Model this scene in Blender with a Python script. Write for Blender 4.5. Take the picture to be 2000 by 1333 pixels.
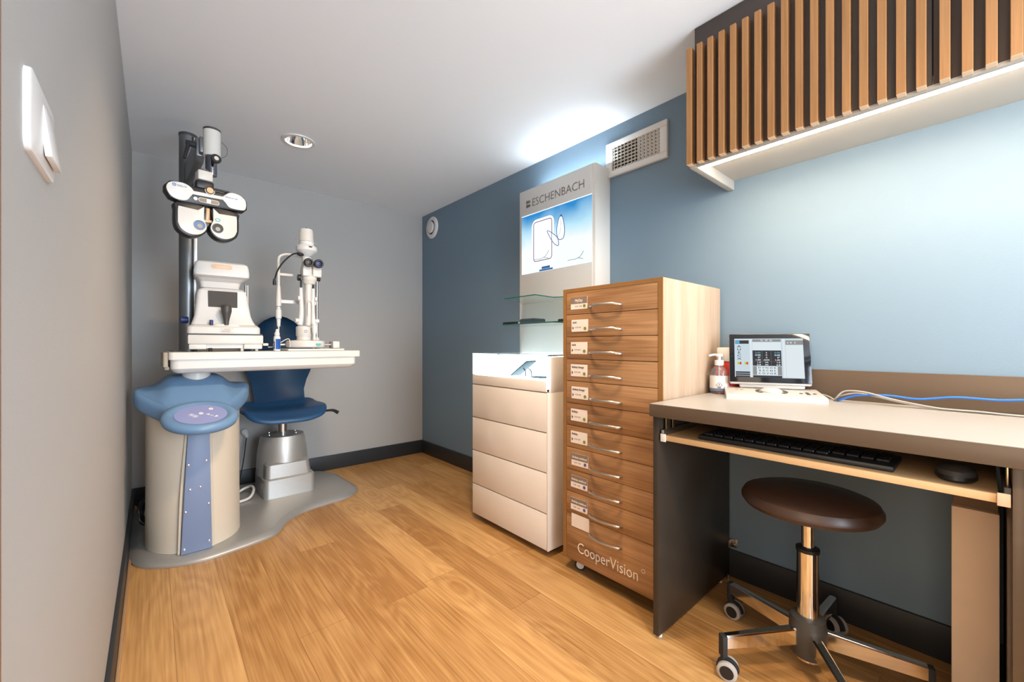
import bpy, bmesh, math, random
from mathutils import Matrix, Vector
random.seed(7)
R = math.radians
for o in list(bpy.data.objects): bpy.data.objects.remove(o)
COL = bpy.context.scene.collection
SC = bpy.context.scene

# ------------------------------------------------------------------ camera, world, exposure
YAW = R(41.1)
cam = bpy.data.cameras.new('camera'); cam.lens = 804.5/2000*36; cam.sensor_width = 36
cam.shift_y = 6.5/2000; cam.clip_start = 0.02
camo = bpy.data.objects.new('camera', cam); COL.objects.link(camo)
camo.location = (0, 0, 1.0); camo.rotation_euler = (R(90), 0, -YAW)
SC.camera = camo
SC.view_settings.view_transform = 'Standard'; SC.view_settings.look = 'None'
SC.view_settings.exposure = 0.0; SC.view_settings.gamma = 1.0
SC.view_settings.use_curve_mapping = False
w = bpy.data.worlds.new('world'); SC.world = w; w.use_nodes = True
w.node_tree.nodes['Background'].inputs[0].default_value = (0.75, 0.85, 1, 1)
w.node_tree.nodes['Background'].inputs[1].default_value = 0.3

def area(name, loc, rot, size, power, col, sy=None, spread=180, shape=None):
    l = bpy.data.lights.new(name, 'AREA'); l.energy = power; l.color = col; l.size = size
    if sy: l.shape = 'RECTANGLE'; l.size_y = sy
    if shape: l.shape = shape
    l.spread = R(spread)
    o = bpy.data.objects.new(name, l); COL.objects.link(o); o.location = loc; o.rotation_euler = rot
    return o
WARM = (1, .74, .48); NEUT = (1, .93, .84); COOL = (.76, .88, 1)
# ceiling downlights of the room (the near ones are behind the camera)
area('downlight_glow', (0.64, 2.625, 2.245), (0, 0, 0), .035, 30, (1, .84, .66), shape='DISK', spread=150)  # fitting itself reads as unlit; power added to brighten the back wall
area('downlight_glow', (0.80, 1.08, 2.17), (R(24), 0, 0), .22, 20, WARM, shape='DISK', spread=115)
area('downlight_glow', (0.60, -.30, 2.17), (0, R(-12), 0), .22, 16, WARM, shape='DISK', spread=120)
# cool fill light added behind the camera, outside an added opening
area('cool_fill', (0.85, -1.95, 1.15), (R(106), 0, 0), 1.5, 155, COOL, sy=1.7)
# unseen warm fill light added beyond the left door opening, beside the camera
area('warm_door_fill', (-.75, -.12, 1.15), (R(90), 0, R(-90)), 1.0, 19, (1, .78, .55), sy=1.5)
# tower top light washing the wall and ceiling
area('tower_light', (1.825, 1.58, 1.985), (R(180), 0, 0), .05, 2.0, (.80, .92, 1), sy=.58)

# ------------------------------------------------------------------ materials
def newmat(name):
    m = bpy.data.materials.new(name); m.use_nodes = True
    nt = m.node_tree; b = nt.nodes['Principled BSDF']
    return m, nt, b
def setp(b, col=None, rough=.5, metal=0, spec=.5, coat=0, trans=0, ior=1.45, emis=None, es=0, alpha=1):
    if col is not None: b.inputs['Base Color'].default_value = (*col, 1)
    b.inputs['Roughness'].default_value = rough; b.inputs['Metallic'].default_value = metal
    b.inputs['Specular IOR Level'].default_value = spec; b.inputs['Coat Weight'].default_value = coat
    b.inputs['Transmission Weight'].default_value = trans; b.inputs['IOR'].default_value = ior
    if emis is not None:
        b.inputs['Emission Color'].default_value = (*emis, 1); b.inputs['Emission Strength'].default_value = es
def noise_bump(nt, b, scale=60, strength=.05, dist=.002):
    tc = nt.nodes.new('ShaderNodeTexCoord'); n = nt.nodes.new('ShaderNodeTexNoise')
    n.inputs['Scale'].default_value = scale; n.inputs['Detail'].default_value = 3
    bp = nt.nodes.new('ShaderNodeBump'); bp.inputs['Strength'].default_value = strength; bp.inputs['Distance'].default_value = dist
    nt.links.new(tc.outputs['Object'], n.inputs['Vector']); nt.links.new(n.outputs['Fac'], bp.inputs['Height'])
    nt.links.new(bp.outputs['Normal'], b.inputs['Normal'])
    return n
def mat(name, col, rough=.5, metal=0, bump=0, bscale=60, vary=0.0, **k):
    m, nt, b = newmat(name); setp(b, col, rough, metal, **k)
    n = noise_bump(nt, b, bscale, bump if bump else .01)
    if vary:
        r = nt.nodes.new('ShaderNodeValToRGB')
        r.color_ramp.elements[0].color = (*[c*(1-vary) for c in col], 1)
        r.color_ramp.elements[1].color = (*[min(1, c*(1+vary)) for c in col], 1)
        nt.links.new(n.outputs['Fac'], r.inputs['Fac']); nt.links.new(r.outputs['Color'], b.inputs['Base Color'])
    return m
def emit(name, col, s):
    m = bpy.data.materials.new(name); m.use_nodes = True; nt = m.node_tree; nt.nodes.clear()
    e = nt.nodes.new('ShaderNodeEmission'); e.inputs[0].default_value = (*col, 1); e.inputs[1].default_value = s
    o = nt.nodes.new('ShaderNodeOutputMaterial'); nt.links.new(e.outputs[0], o.inputs[0]); return m
def math_(nt, op, a, b=None, c=None):
    n = nt.nodes.new('ShaderNodeMath'); n.operation = op
    for i, v in enumerate((a, b, c)):
        if v is None: continue
        if isinstance(v, (int, float)): n.inputs[i].default_value = v
        else: nt.links.new(v, n.inputs[i])
    return n.outputs[0]
def wood(name, dark, light, along='y', scale=1.0, rough=.42, rings=6.0, plank=None, plank_axis='x', coat=0, contrast=1.0, bump=.03, knots=False):
    """procedural wood: grain runs along the named object axis; optional planks"""
    m, nt, b = newmat(name); setp(b, light, rough, coat=coat, spec=.4)
    L = nt.links.new
    tc = nt.nodes.new('ShaderNodeTexCoord'); sp = nt.nodes.new('ShaderNodeSeparateXYZ'); L(tc.outputs['Object'], sp.inputs[0])
    ax = {'x': 0, 'y': 1, 'z': 2}
    lo = sp.outputs[ax[along]]; others = [sp.outputs[i] for i in range(3) if i != ax[along]]
    a, c = others
    rnd = None; seam = None
    if plank:
        pw, plen = plank
        q = math_(nt, 'DIVIDE', math_(nt, 'SUBTRACT', a, .055-.16*4), pw)
        idx = math_(nt, 'FLOOR', q)
        wn = nt.nodes.new('ShaderNodeTexWhiteNoise'); wn.noise_dimensions = '1D'; L(idx, wn.inputs['W'])
        sh = math_(nt, 'ADD', math_(nt, 'DIVIDE', lo, plen), math_(nt, 'MULTIPLY', wn.outputs['Value'], 7.3))
        j = math_(nt, 'FLOOR', sh)
        wn2 = nt.nodes.new('ShaderNodeTexWhiteNoise'); wn2.noise_dimensions = '2D'
        cb = nt.nodes.new('ShaderNodeCombineXYZ'); L(idx, cb.inputs[0]); L(j, cb.inputs[1]); L(cb.outputs[0], wn2.inputs['Vector'])
        rnd = wn2.outputs['Value']
        f1 = math_(nt, 'FRACT', q); e1 = math_(nt, 'MINIMUM', f1, math_(nt, 'SUBTRACT', 1, f1))
        s1 = math_(nt, 'LESS_THAN', e1, .0065)
        f2 = math_(nt, 'FRACT', sh); e2 = math_(nt, 'MINIMUM', f2, math_(nt, 'SUBTRACT', 1, f2))
        s2 = math_(nt, 'LESS_THAN', e2, .0009)
        seam = math_(nt, 'MAXIMUM', s1, s2)
    cv = nt.nodes.new('ShaderNodeCombineXYZ')
    L(math_(nt, 'MULTIPLY', a, 7*scale), cv.inputs[0]); L(math_(nt, 'MULTIPLY', lo, .8*scale), cv.inputs[1])
    zc = math_(nt, 'MULTIPLY', c, 7*scale)
    if rnd is not None: zc = math_(nt, 'ADD', zc, math_(nt, 'MULTIPLY', rnd, 40))
    L(zc, cv.inputs[2])
    n1 = nt.nodes.new('ShaderNodeTexNoise'); n1.inputs['Scale'].default_value = 1; n1.inputs['Detail'].default_value = 2; n1.inputs['Distortion'].default_value = .4
    L(cv.outputs[0], n1.inputs['Vector'])
    knot = None; ph = math_(nt, 'MULTIPLY', n1.outputs['Fac'], rings*6.28)
    if knots:
        ck = nt.nodes.new('ShaderNodeCombineXYZ'); L(math_(nt, 'MULTIPLY', a, 4.6), ck.inputs[0]); L(math_(nt, 'MULTIPLY', lo, 2.1), ck.inputs[1])
        vo = nt.nodes.new('ShaderNodeTexVoronoi'); vo.inputs['Scale'].default_value = 1; L(ck.outputs[0], vo.inputs['Vector'])
        vd = math_(nt, 'ADD', vo.outputs['Distance'], math_(nt, 'MULTIPLY', math_(nt, 'SUBTRACT', n1.outputs['Fac'], .5), .25))
        ph = math_(nt, 'ADD', ph, math_(nt, 'MULTIPLY', math_(nt, 'EXPONENT', math_(nt, 'MULTIPLY', vd, -3.2)), 30))
        knot = math_(nt, 'EXPONENT', math_(nt, 'MULTIPLY', vd, -15))
    ring = math_(nt, 'SINE', ph)
    ring = math_(nt, 'ADD', math_(nt, 'MULTIPLY', ring, .5), .5)
    # fine fibres
    cv2 = nt.nodes.new('ShaderNodeCombineXYZ')
    L(math_(nt, 'MULTIPLY', a, 130*scale), cv2.inputs[0]); L(math_(nt, 'MULTIPLY', lo, 3.5*scale), cv2.inputs[1])
    z2 = math_(nt, 'MULTIPLY', c, 130*scale)
    if rnd is not None: z2 = math_(nt, 'ADD', z2, math_(nt, 'MULTIPLY', rnd, 90))
    L(z2, cv2.inputs[2])
    n2 = nt.nodes.new('ShaderNodeTexNoise'); n2.inputs['Scale'].default_value = 1; n2.inputs['Detail'].default_value = 4
    L(cv2.outputs[0], n2.inputs['Vector'])
    f = math_(nt, 'ADD', math_(nt, 'MULTIPLY', ring, .22*contrast), math_(nt, 'MULTIPLY', n2.outputs['Fac'], .75))
    if rnd is not None: f = math_(nt, 'ADD', f, math_(nt, 'MULTIPLY', math_(nt, 'SUBTRACT', rnd, .5), .28))
    f = math_(nt, 'ADD', f, math_(nt, 'MULTIPLY', math_(nt, 'SUBTRACT', n1.outputs['Fac'], .5), .5*contrast))
    if knot is not None: f = math_(nt, 'SUBTRACT', f, math_(nt, 'MULTIPLY', knot, .55))
    rp = nt.nodes.new('ShaderNodeValToRGB'); L(f, rp.inputs['Fac'])
    rp.color_ramp.elements[0].position = .2; rp.color_ramp.elements[0].color = (*dark, 1)
    rp.color_ramp.elements[1].position = .75; rp.color_ramp.elements[1].color = (*light, 1)
    out = rp.outputs['Color']
    if seam is not None:
        mx = nt.nodes.new('ShaderNodeMix'); mx.data_type = 'RGBA'
        L(math_(nt, 'MULTIPLY', seam, .55), mx.inputs[0]); L(out, mx.inputs[6])
        mx.inputs[7].default_value = (dark[0]*.5, dark[1]*.45, dark[2]*.4, 1); out = mx.outputs[2]
    L(out, b.inputs['Base Color'])
    bp = nt.nodes.new('ShaderNodeBump'); bp.inputs['Strength'].default_value = bump*3; bp.inputs['Distance'].default_value = .001
    L(n2.outputs['Fac'], bp.inputs['Height']); L(bp.outputs['Normal'], b.inputs['Normal'])
    return m

M = {}
M['blue_paint'] = mat('blue_wall_paint', (.16, .235, .305), .62, bump=.12, bscale=220)
M['grey_paint'] = mat('grey_wall_paint', (.385, .372, .355), .62, bump=.12, bscale=220)
M['ceiling'] = mat('ceiling_paint', (.82, .845, .88), .7, bump=.05, bscale=150)
M['skirting'] = mat('skirting_anthracite', (.025, .027, .030), .45)
M['floor'] = wood('oak_plank_floor', (.33, .155, .045), (.62, .36, .14), 'y', 1.0, rough=.36, rings=7, plank=(.16, 1.22), contrast=.5, knots=True)
M['oak_h'] = wood('oak_veneer_horizontal', (.21, .095, .035), (.46, .25, .115), 'y', 1.1, rough=.45, rings=4, contrast=.8)
M['oak_v_lit'] = wood('oak_veneer_vertical_lit', (.33, .235, .16), (.47, .36, .27), 'z', 1.6, rough=.5, rings=2, contrast=.6)  # same veneer as the drawers, LED brightness put into the paler colour
M['oak_edge'] = mat('oak_edge_band', (.27, .125, .035), .45, vary=.12, bscale=40)
M['slat'] = wood('slat_oak', (.29, .13, .042), (.44, .225, .09), 'z', 1.4, rough=.45, rings=3, contrast=.6)
M['slat_end'] = mat('slat_end_lit', (.62, .45, .30), .6, vary=.1, bscale=200)  # slat bottoms made paler: LED light put into the end colour
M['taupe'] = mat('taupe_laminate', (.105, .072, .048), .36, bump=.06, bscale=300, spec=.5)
M['taupe_lit'] = mat('taupe_laminate_lit', (.35, .335, .31), .34, bump=.06, bscale=300)  # same laminate as taupe, lightened to carry the LED light from above
M['brown_panel'] = mat('brown_panel', (.036, .027, .020), .38, bump=.04, bscale=300)
M['door_dark'] = mat('cabinet_door_dark', (.058, .045, .040), .5, bump=.04, bscale=300)
M['grey_board'] = mat('grey_cabinet_board', (.38, .36, .32), .5)
M['tray'] = mat('beige_tray', (.56, .36, .18), .45, vary=.05)
M['white_gloss'] = mat('white_gloss', (.79, .70, .61), .12, coat=.3)
M['white'] = mat('white_plastic', (.69, .67, .645), .35)
M['ivory'] = mat('ivory_plastic', (.64, .61, .56), .36)
M['cream_metal'] = mat('cream_enamel', (.60, .53, .43), .4)
M['light_metal'] = mat('light_grey_enamel', (.66, .64, .60), .35)
M['groove'] = mat('groove_grey', (.33, .28, .22), .5)
M['blue_plastic'] = mat('steel_blue_plastic', (.14, .25, .40), .36)
M['stripe'] = mat('blue_stripe_panel', (.17, .225, .36), .42)
M['lavender'] = mat('lavender_keypad', (.28, .31, .56), .35)
M['seat_blue'] = mat('petrol_blue_seat', (.022, .085, .19), .38)
M['silver'] = mat('silver_hammered_paint', (.43, .425, .41), .38, metal=.55, bump=.10, bscale=120, vary=.05)
M['alu'] = mat('brushed_aluminium', (.20, .21, .22), .34, metal=.7)
M['alu_light'] = mat('aluminium_light', (.75, .76, .76), .35, metal=.5)
M['chrome'] = mat('chrome', (.82, .80, .77), .08, metal=1)
M['dark_chrome'] = mat('dark_chrome', (.22, .24, .29), .12, metal=1)
M['steel'] = mat('satin_steel', (.60, .57, .52), .28, metal=1)
M['brass'] = mat('brass_bracket', (.75, .55, .30), .3, metal=1)
M['black'] = mat('black_plastic', (.013, .013, .014), .38)
M['rubber'] = mat('black_rubber', (.02, .02, .021), .7)
M['dark_grey'] = mat('dark_grey_plastic', (.06, .055, .05), .4)
M['screen_off'] = mat('switched_off_screen', (.07, .06, .052), .5, spec=.2)
M['console_white'] = mat('console_white', (.52, .50, .48), .4)
M['brown_leather'] = mat('brown_leatherette', (.055, .030, .020), .36, bump=.08, bscale=160)
M['navy'] = mat('navy_plastic', (.03, .045, .16), .4)
M['black_glass'] = mat('black_glass', (.008, .009, .012), .08)
M['text_grey'] = mat('print_grey', (.17, .155, .14), .5)
M['text_dark'] = mat('print_dark', (.04, .04, .06), .5)
M['text_white'] = mat('print_white', (.86, .78, .68), .5)
M['text_blue'] = mat('print_blue', (.03, .13, .42), .5)
M['teal'] = mat('print_teal', (.06, .42, .42), .5)
M['green_dot'] = mat('green_dot', (.18, .26, .04), .4)
M['violet_dot'] = mat('violet_dot', (.10, .09, .30), .4)
M['label'] = mat('label_paper', (.78, .68, .60), .5)
M['label_grey'] = mat('label_grey_print', (.22, .165, .13), .5)
M['red'] = mat('red_plastic', (.62, .035, .02), .35)
M['cable_blue'] = mat('blue_cable', (.02, .16, .62), .4)
M['cable_grey'] = mat('grey_cable', (.33, .31, .28), .5)
M['copper'] = mat('copper_tint', (.42, .27, .16), .4, metal=.4)
M['beige_badge'] = mat('beige_badge', (.72, .50, .34), .5, vary=.08)
M['cardboard'] = mat('pale_cardboard', (.78, .61, .45), .6, vary=.05, bscale=12)
M['brown_wood'] = mat('brown_door_frame', (.26, .13, .075), .5, vary=.1)
M['lens'] = mat('blue_lens', (.13, .19, .32), .1, coat=.5)
M['skirt_strip'] = mat('wood_edge_strip', (.40, .24, .12), .5)
m, nt, b = newmat('clear_glass'); setp(b, (.86, .96, .94), .02, trans=1, ior=1.45); M['glass'] = m
m, nt, b = newmat('green_glass_edge'); setp(b, (.01, .10, .08), .1, spec=.4); M['glass_edge'] = m
m, nt, b = newmat('soap_gel'); setp(b, (.93, .90, .88), .05, trans=.9, ior=1.33); M['gel'] = m
M['led'] = emit('led_strip', (1, .77, .54), 94)
M['case_glow'] = emit('display_case_glow', (.86, .96, 1), 6.5)
M['case_led'] = emit('case_led', (.9, .97, 1), 14)
m, nt, b = newmat('mirror'); setp(b, (.92, .92, .92), .03, metal=1); M['mirror'] = m

# ------------------------------------------------------------------ geometry helpers
def box(bm, c, s, bev=0, seg=2, rot=None):
    """c centre, s size"""
    g = bmesh.ops.create_cube(bm, size=1); vs = g['verts']
    bmesh.ops.scale(bm, vec=s, verts=vs)
    if rot is not None: bmesh.ops.transform(bm, matrix=rot, verts=vs)
    bmesh.ops.translate(bm, vec=c, verts=vs)
    if bev:
        es = list({e for v in vs for e in v.link_edges})
        bmesh.ops.bevel(bm, geom=es, offset=bev, segments=seg, affect='EDGES', profile=.5)
    return bm
def bb(bm, x0, x1, y0, y1, z0, z1, bev=0, seg=2):
    return box(bm, ((x0+x1)/2, (y0+y1)/2, (z0+z1)/2), (abs(x1-x0), abs(y1-y0), abs(z1-z0)), bev, seg)
def nb(): return bmesh.new()
def frame(d):
    d = Vector(d).normalized(); u = d.orthogonal().normalized(); return u, d.cross(u), d
def lathe(bm, prof, loc=(0, 0, 0), axis=(0, 0, 1), n=32, sx=1, sy=1, caps=True):
    """prof: list of (r, h)"""
    u, v, d = frame(axis) if tuple(axis) != (0, 0, 1) else (Vector((1, 0, 0)), Vector((0, 1, 0)), Vector((0, 0, 1)))
    loc = Vector(loc); rings = []
    for r, h in prof:
        rings.append([bm.verts.new(loc + u*(r*sx*math.cos(2*math.pi*i/n)) + v*(r*sy*math.sin(2*math.pi*i/n)) + d*h) for i in range(n)])
    for a, b_ in zip(rings, rings[1:]):
        for i in range(n): bm.faces.new((a[i], a[(i+1) % n], b_[(i+1) % n], b_[i]))
    if caps:
        bm.faces.new(list(reversed(rings[0]))); bm.faces.new(rings[-1])
    return bm
def cyl(bm, p0, p1, r, r2=None, n=24, bev=0):
    p0 = Vector(p0); p1 = Vector(p1); h = (p1-p0).length; r2 = r if r2 is None else r2
    pr = [(r, 0), (r2, h)]
    if bev: pr = [(r-bev, 0), (r, bev), (r2, h-bev), (r2-bev, h)]
    return lathe(bm, pr, p0, p1-p0, n)
def ball(bm, c, r, s=(1, 1, 1), n=20):
    g = bmesh.ops.create_uvsphere(bm, u_segments=n, v_segments=n//2, radius=r)
    bmesh.ops.scale(bm, vec=s, verts=g['verts']); bmesh.ops.translate(bm, vec=c, verts=g['verts']); return bm
def catmull(pts, k=6, closed=False):
    P = [Vector(p) for p in pts]; n = len(P); out = []
    rng = range(n) if closed else range(n-1)
    for i in rng:
        if closed: a, b_, c, d = P[(i-1) % n], P[i], P[(i+1) % n], P[(i+2) % n]
        else: a, b_, c, d = P[max(i-1, 0)], P[i], P[i+1], P[min(i+2, n-1)]
        for j in range(k):
            t = j/k
            out.append(.5*((2*b_)+(-a+c)*t+(2*a-5*b_+4*c-d)*t*t+(-a+3*b_-3*c+d)*t**3))
    if not closed: out.append(P[-1])
    return out
def tube(bm, pts, r, n=10, smooth=6, closed=False, radii=None):
    P = catmull(pts, smooth, closed) if smooth else [Vector(p) for p in pts]
    m_ = len(P); rings = []; up = None
    for i, p in enumerate(P):
        if closed: t = (P[(i+1) % m_]-P[(i-1) % m_])
        else: t = P[min(i+1, m_-1)]-P[max(i-1, 0)]
        t.normalize()
        if up is None: up = t.orthogonal().normalized()
        up = (up - t*up.dot(t)).normalized(); v = t.cross(up)
        rr = r if radii is None else radii(i/(m_-1))
        rings.append([bm.verts.new(p+up*(rr*math.cos(2*math.pi*k/n))+v*(rr*math.sin(2*math.pi*k/n))) for k in range(n)])
    cnt = m_ if closed else m_-1
    for i in range(cnt):
        a, b_ = rings[i], rings[(i+1) % m_]
        for k in range(n): bm.faces.new((a[k], a[(k+1) % n], b_[(k+1) % n], b_[k]))
    if not closed:
        bm.faces.new(list(reversed(rings[0]))); bm.faces.new(rings[-1])
    return bm
def prism(bm, pts, z0, z1, mtx=None, bev=0, seg=2):
    """pts 2D polygon (x,y) extruded along z, then transformed by mtx"""
    vs = [bm.verts.new((p[0], p[1], z0)) for p in pts]; f = bm.faces.new(vs)
    r = bmesh.ops.extrude_face_region(bm, geom=[f]); nv = [g for g in r['geom'] if isinstance(g, bmesh.types.BMVert)]
    bmesh.ops.translate(bm, vec=(0, 0, z1-z0), verts=nv)
    allv = vs+nv
    if bev:
        es = [e for e in {e for v in nv for e in v.link_edges} if all(v in nv for v in e.verts)]
        r = bmesh.ops.bevel(bm, geom=es, offset=bev, segments=seg, affect='EDGES', profile=.5)
        allv = list(set([v for v in allv if v.is_valid]) | set(r['verts']))
    if mtx is not None: bmesh.ops.transform(bm, matrix=mtx, verts=[v for v in allv if v.is_valid])
    return bm
def basis(xa, ya, loc=(0, 0, 0)):
    xa = Vector(xa).normalized(); ya = Vector(ya).normalized(); za = xa.cross(ya)
    m_ = Matrix((xa, ya, za)).transposed().to_4x4(); m_.translation = Vector(loc); return m_
def front(y): return basis((1, 0, 0), (0, 0, 1), (0, y, 0))      # drawing plane facing -Y: (x, z), normal -Y
def facing_left(x): return basis((0, -1, 0), (0, 0, 1), (x, 0, 0))  # plane facing -X : (−Y, z), normal -X
def rrect(x0, x1, y0, y1, r, k=6):
    out = []
    for cx, cy, a0 in ((x1-r, y0+r, -90), (x1-r, y1-r, 0), (x0+r, y1-r, 90), (x0+r, y0+r, 180)):
        for i in range(k+1):
            a = R(a0+90*i/k); out.append((cx+r*math.cos(a), cy+r*math.sin(a)))
    return out
def ellipse(cx, cy, a, b_, n=36): return [(cx+a*math.cos(2*math.pi*i/n), cy+b_*math.sin(2*math.pi*i/n)) for i in range(n)]
def field(bm, outline, ztop, thick, rings=10, edge=.02, cx=0, cy=0):
    """a moulded plate: plan outline, top height function, thickness, rounded rim"""
    n = len(outline); R_ = []
    top = []
    for k in range(1, rings+1):
        u = k/rings; top.append([(cx+(x-cx)*u, cy+(y-cy)*u) for x, y in outline])
    def ring(pts, dz, ins):
        o = []
        for x, y in pts:
            d = math.hypot(x-cx, y-cy); f = (d-ins)/d if d > 1e-6 else 1
            X, Y = cx+(x-cx)*f, cy+(y-cy)*f
            o.append(bm.verts.new((X, Y, ztop(X, Y)+dz)))
        return o
    last = top[-1]
    for pts in top[:-1]: R_.append(ring(pts, 0, 0))
    for a in (0, 22, 45, 67, 90): R_.append(ring(last, -edge*(1-math.cos(R(a))), edge*(1-math.sin(R(a)))))
    for a in (90, 60, 30, 0): R_.append(ring(last, -thick+edge*(1-math.sin(R(90-a))), edge*(1-math.cos(R(90-a)))))
    c0 = bm.verts.new((cx, cy, ztop(cx, cy)))
    for i in range(n): bm.faces.new((c0, R_[0][i], R_[0][(i+1) % n]))
    for a, b_ in zip(R_, R_[1:]):
        for i in range(n): bm.faces.new((a[i], b_[i], b_[(i+1) % n], a[(i+1) % n]))
    # underside
    low = [ring(top[k], -thick, 0) for k in range(rings-2, -1, -2)]
    prev = R_[-1]
    for rg in low:
        for i in range(n): bm.faces.new((prev[i], rg[i], rg[(i+1) % n], prev[(i+1) % n]))
        prev = rg
    bm.faces.new(list(reversed(prev)))
    return bm
def sheet(bm, rows, th, off=None):
    V = [[bm.verts.new(p) for p in r] for r in rows]
    fs = []
    for a, b_ in zip(V, V[1:]):
        for i in range(len(a)-1): fs.append(bm.faces.new((a[i], a[i+1], b_[i+1], b_[i])))
    bmesh.ops.solidify(bm, geom=fs, thickness=th)
    return bm
def loft(bm, rings, caps=True):
    V = [[bm.verts.new(p) for p in r] for r in rings]; n = len(V[0])
    for a, b_ in zip(V, V[1:]):
        for i in range(n): bm.faces.new((a[i], a[(i+1) % n], b_[(i+1) % n], b_[i]))
    if caps: bm.faces.new(list(reversed(V[0]))); bm.faces.new(V[-1])
    return bm

def mesh_obj(name, bm, material, sharp=32):
    bmesh.ops.recalc_face_normals(bm, faces=bm.faces)
    me = bpy.data.meshes.new(name); bm.to_mesh(me); bm.free()
    mats = material if isinstance(material, (list, tuple)) else [material]
    for m_ in mats: me.materials.append(m_)
    me.polygons.foreach_set('use_smooth', [True]*len(me.polygons))
    me.set_sharp_from_angle(angle=R(sharp))
    o = bpy.data.objects.new(name, me); COL.objects.link(o); return o
def tagit(o, label, cat, group=None):
    o['label'] = label; o['category'] = cat
    if group: o['group'] = group
class T:
    def __init__(s, name, label, cat, loc=(0, 0, 0), rz=0, group=None):
        s.o = bpy.data.objects.new(name, None); COL.objects.link(s.o); s.o.empty_display_size = .05
        s.o.location = loc; s.o.rotation_euler = (0, 0, rz); tagit(s.o, label, cat, group)
        s.M = Matrix.Translation(loc) @ Matrix.Rotation(rz, 4, 'Z')
    def part(s, name, bm, material, parent=None, label=None, world=False, sharp=32):
        if world: bm.transform(s.M.inverted())
        o = mesh_obj(name, bm, material, sharp); o.parent = parent or s.o
        if label: o['label'] = label
        return o
def solo(name, bm, material, label, cat, loc=(0, 0, 0), group=None, sharp=32):
    bm.transform(Matrix.Translation(loc).inverted())
    o = mesh_obj(name, bm, material, sharp); o.location = loc; tagit(o, label, cat, group); return o
def struct(name, bm, material, loc=(0, 0, 0)):
    o = mesh_obj(name, bm, material); o['kind'] = 'structure'; return o
def text_bm(s, size, mtx, extrude=.0004, thin=0, align='LEFT', sx=1.0, shear=0):
    cu = bpy.data.curves.new('t', 'FONT'); cu.body = s; cu.size = size; cu.extrude = extrude; cu.offset = thin
    cu.align_x = align; cu.shear = shear; cu.resolution_u = 3
    o = bpy.data.objects.new('t', cu); COL.objects.link(o)
    dg = bpy.context.evaluated_depsgraph_get(); dg.update()
    me = bpy.data.meshes.new_from_object(o.evaluated_get(dg))
    bm = nb(); bm.from_mesh(me); bpy.data.objects.remove(o); bpy.data.meshes.remove(me)
    bm.transform(mtx @ Matrix.Scale(sx, 4, (1, 0, 0))); return bm
def copy_thing(src, loc=None, rz=None, label=None):
    c = src.copy(); COL.objects.link(c)
    if loc is not None: c.location = loc
    if rz is not None: c.rotation_euler = (0, 0, rz)
    if label: c['label'] = label
    def rec(a, b_):
        for ch in [x for x in bpy.data.objects if x.parent == a]:
            d = ch.copy(); COL.objects.link(d); d.parent = b_; rec(ch, d)
    rec(src, c); return c

# ------------------------------------------------------------------ the room
XL, XR, YB, YF, H = -.096, 1.889, 3.434, -1.62, 2.185
struct('floor', bb(nb(), XL-.1, XR+.1, YF-.1, YB+.1, -.08, 0), M['floor'])
# ceiling slab with a round opening for the downlight
def ceiling_bm():
    bm = nb(); cx, cy, r = .64, 2.625, .068; n = 32
    cir = [bm.verts.new((cx+r*math.cos(2*math.pi*i/n), cy+r*math.sin(2*math.pi*i/n), H)) for i in range(n)]
    up = [bm.verts.new((v.co.x, v.co.y, H+.12)) for v in cir]
    sq = []
    for i in range(n):
        a = 2*math.pi*i/n; c_, s_ = math.cos(a), math.sin(a); k = .12/max(abs(c_), abs(s_)); sq.append(bm.verts.new((cx+c_*k, cy+s_*k, H)))
    for i in range(n):
        j = (i+1) % n; bm.faces.new((cir[i], cir[j], sq[j], sq[i])); bm.faces.new((cir[i], up[i], up[j], cir[j]))
    bm.faces.new(up)
    x0, x1, y0, y1 = cx-.12, cx+.12, cy-.12, cy+.12; a, b_, c, d = XL-.1, XR+.1, YF-.1, YB+.1
    for q in ((a, x0, c, d), (x1, b_, c, d), (x0, x1, c, y0), (x0, x1, y1, d)):
        bm.faces.new([bm.verts.new(p) for p in ((q[0], q[2], H), (q[1], q[2], H), (q[1], q[3], H), (q[0], q[3], H))])
    bb(bm, a, x0, c, d, H+.001, H+.15); bb(bm, x1, b_, c, d, H+.001, H+.15); bb(bm, x0, x1, c, y0, H+.001, H+.15); bb(bm, x0, x1, y1, d, H+.001, H+.15)
    return bm
struct('ceiling', ceiling_bm(), M['ceiling'])
bm = nb(); bb(bm, XL-.1, XL, .302, YB+.1, 0, H); bb(bm, XL-.1, XL, YF-.1, -.56, 0, H); bb(bm, XL-.1, XL, -.56, .302, 2.06, H)  # door gap shaped to let the added warm fill in
struct('wall_left', bm, M['grey_paint'])
struct('wall_back', bb(nb(), XL, XR, YB, YB+.1, 0, H), M['grey_paint'])
struct('wall_right', bb(nb(), XR, XR+.1, YF-.1, YB+.1, 0, H), M['blue_paint'])
bm = nb(); bb(bm, XL, .10, YF-.1, YF, 0, H); bb(bm, 1.60, XR, YF-.1, YF, 0, H); bb(bm, .10, 1.60, YF-.1, YF, 2.06, H)  # opening added so the cool fill can enter
struct('wall_front', bm, M['grey_paint'])
struct('baseboard_back', bb(nb(), XL, XR, YB-.014, YB, 0, .115, .002), M['skirting'])
struct('baseboard_right', bb(nb(), XR-.014, XR, YF, YB-.014, 0, .115, .002), M['skirting'])
struct('baseboard_left', bb(nb(), XL, XL+.012, .56, YB-.014, 0, .115, .002), M['skirting'])
struct('trim_2', bb(nb(), XL+.0121, XL+.022, .56, YB-.015, 0, .012, .003), M['skirt_strip'])
struct('trim_1', bb(nb(), XL, XL+.022, .30, .422, 0, H-.001, .003), M['brown_wood'])

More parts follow.
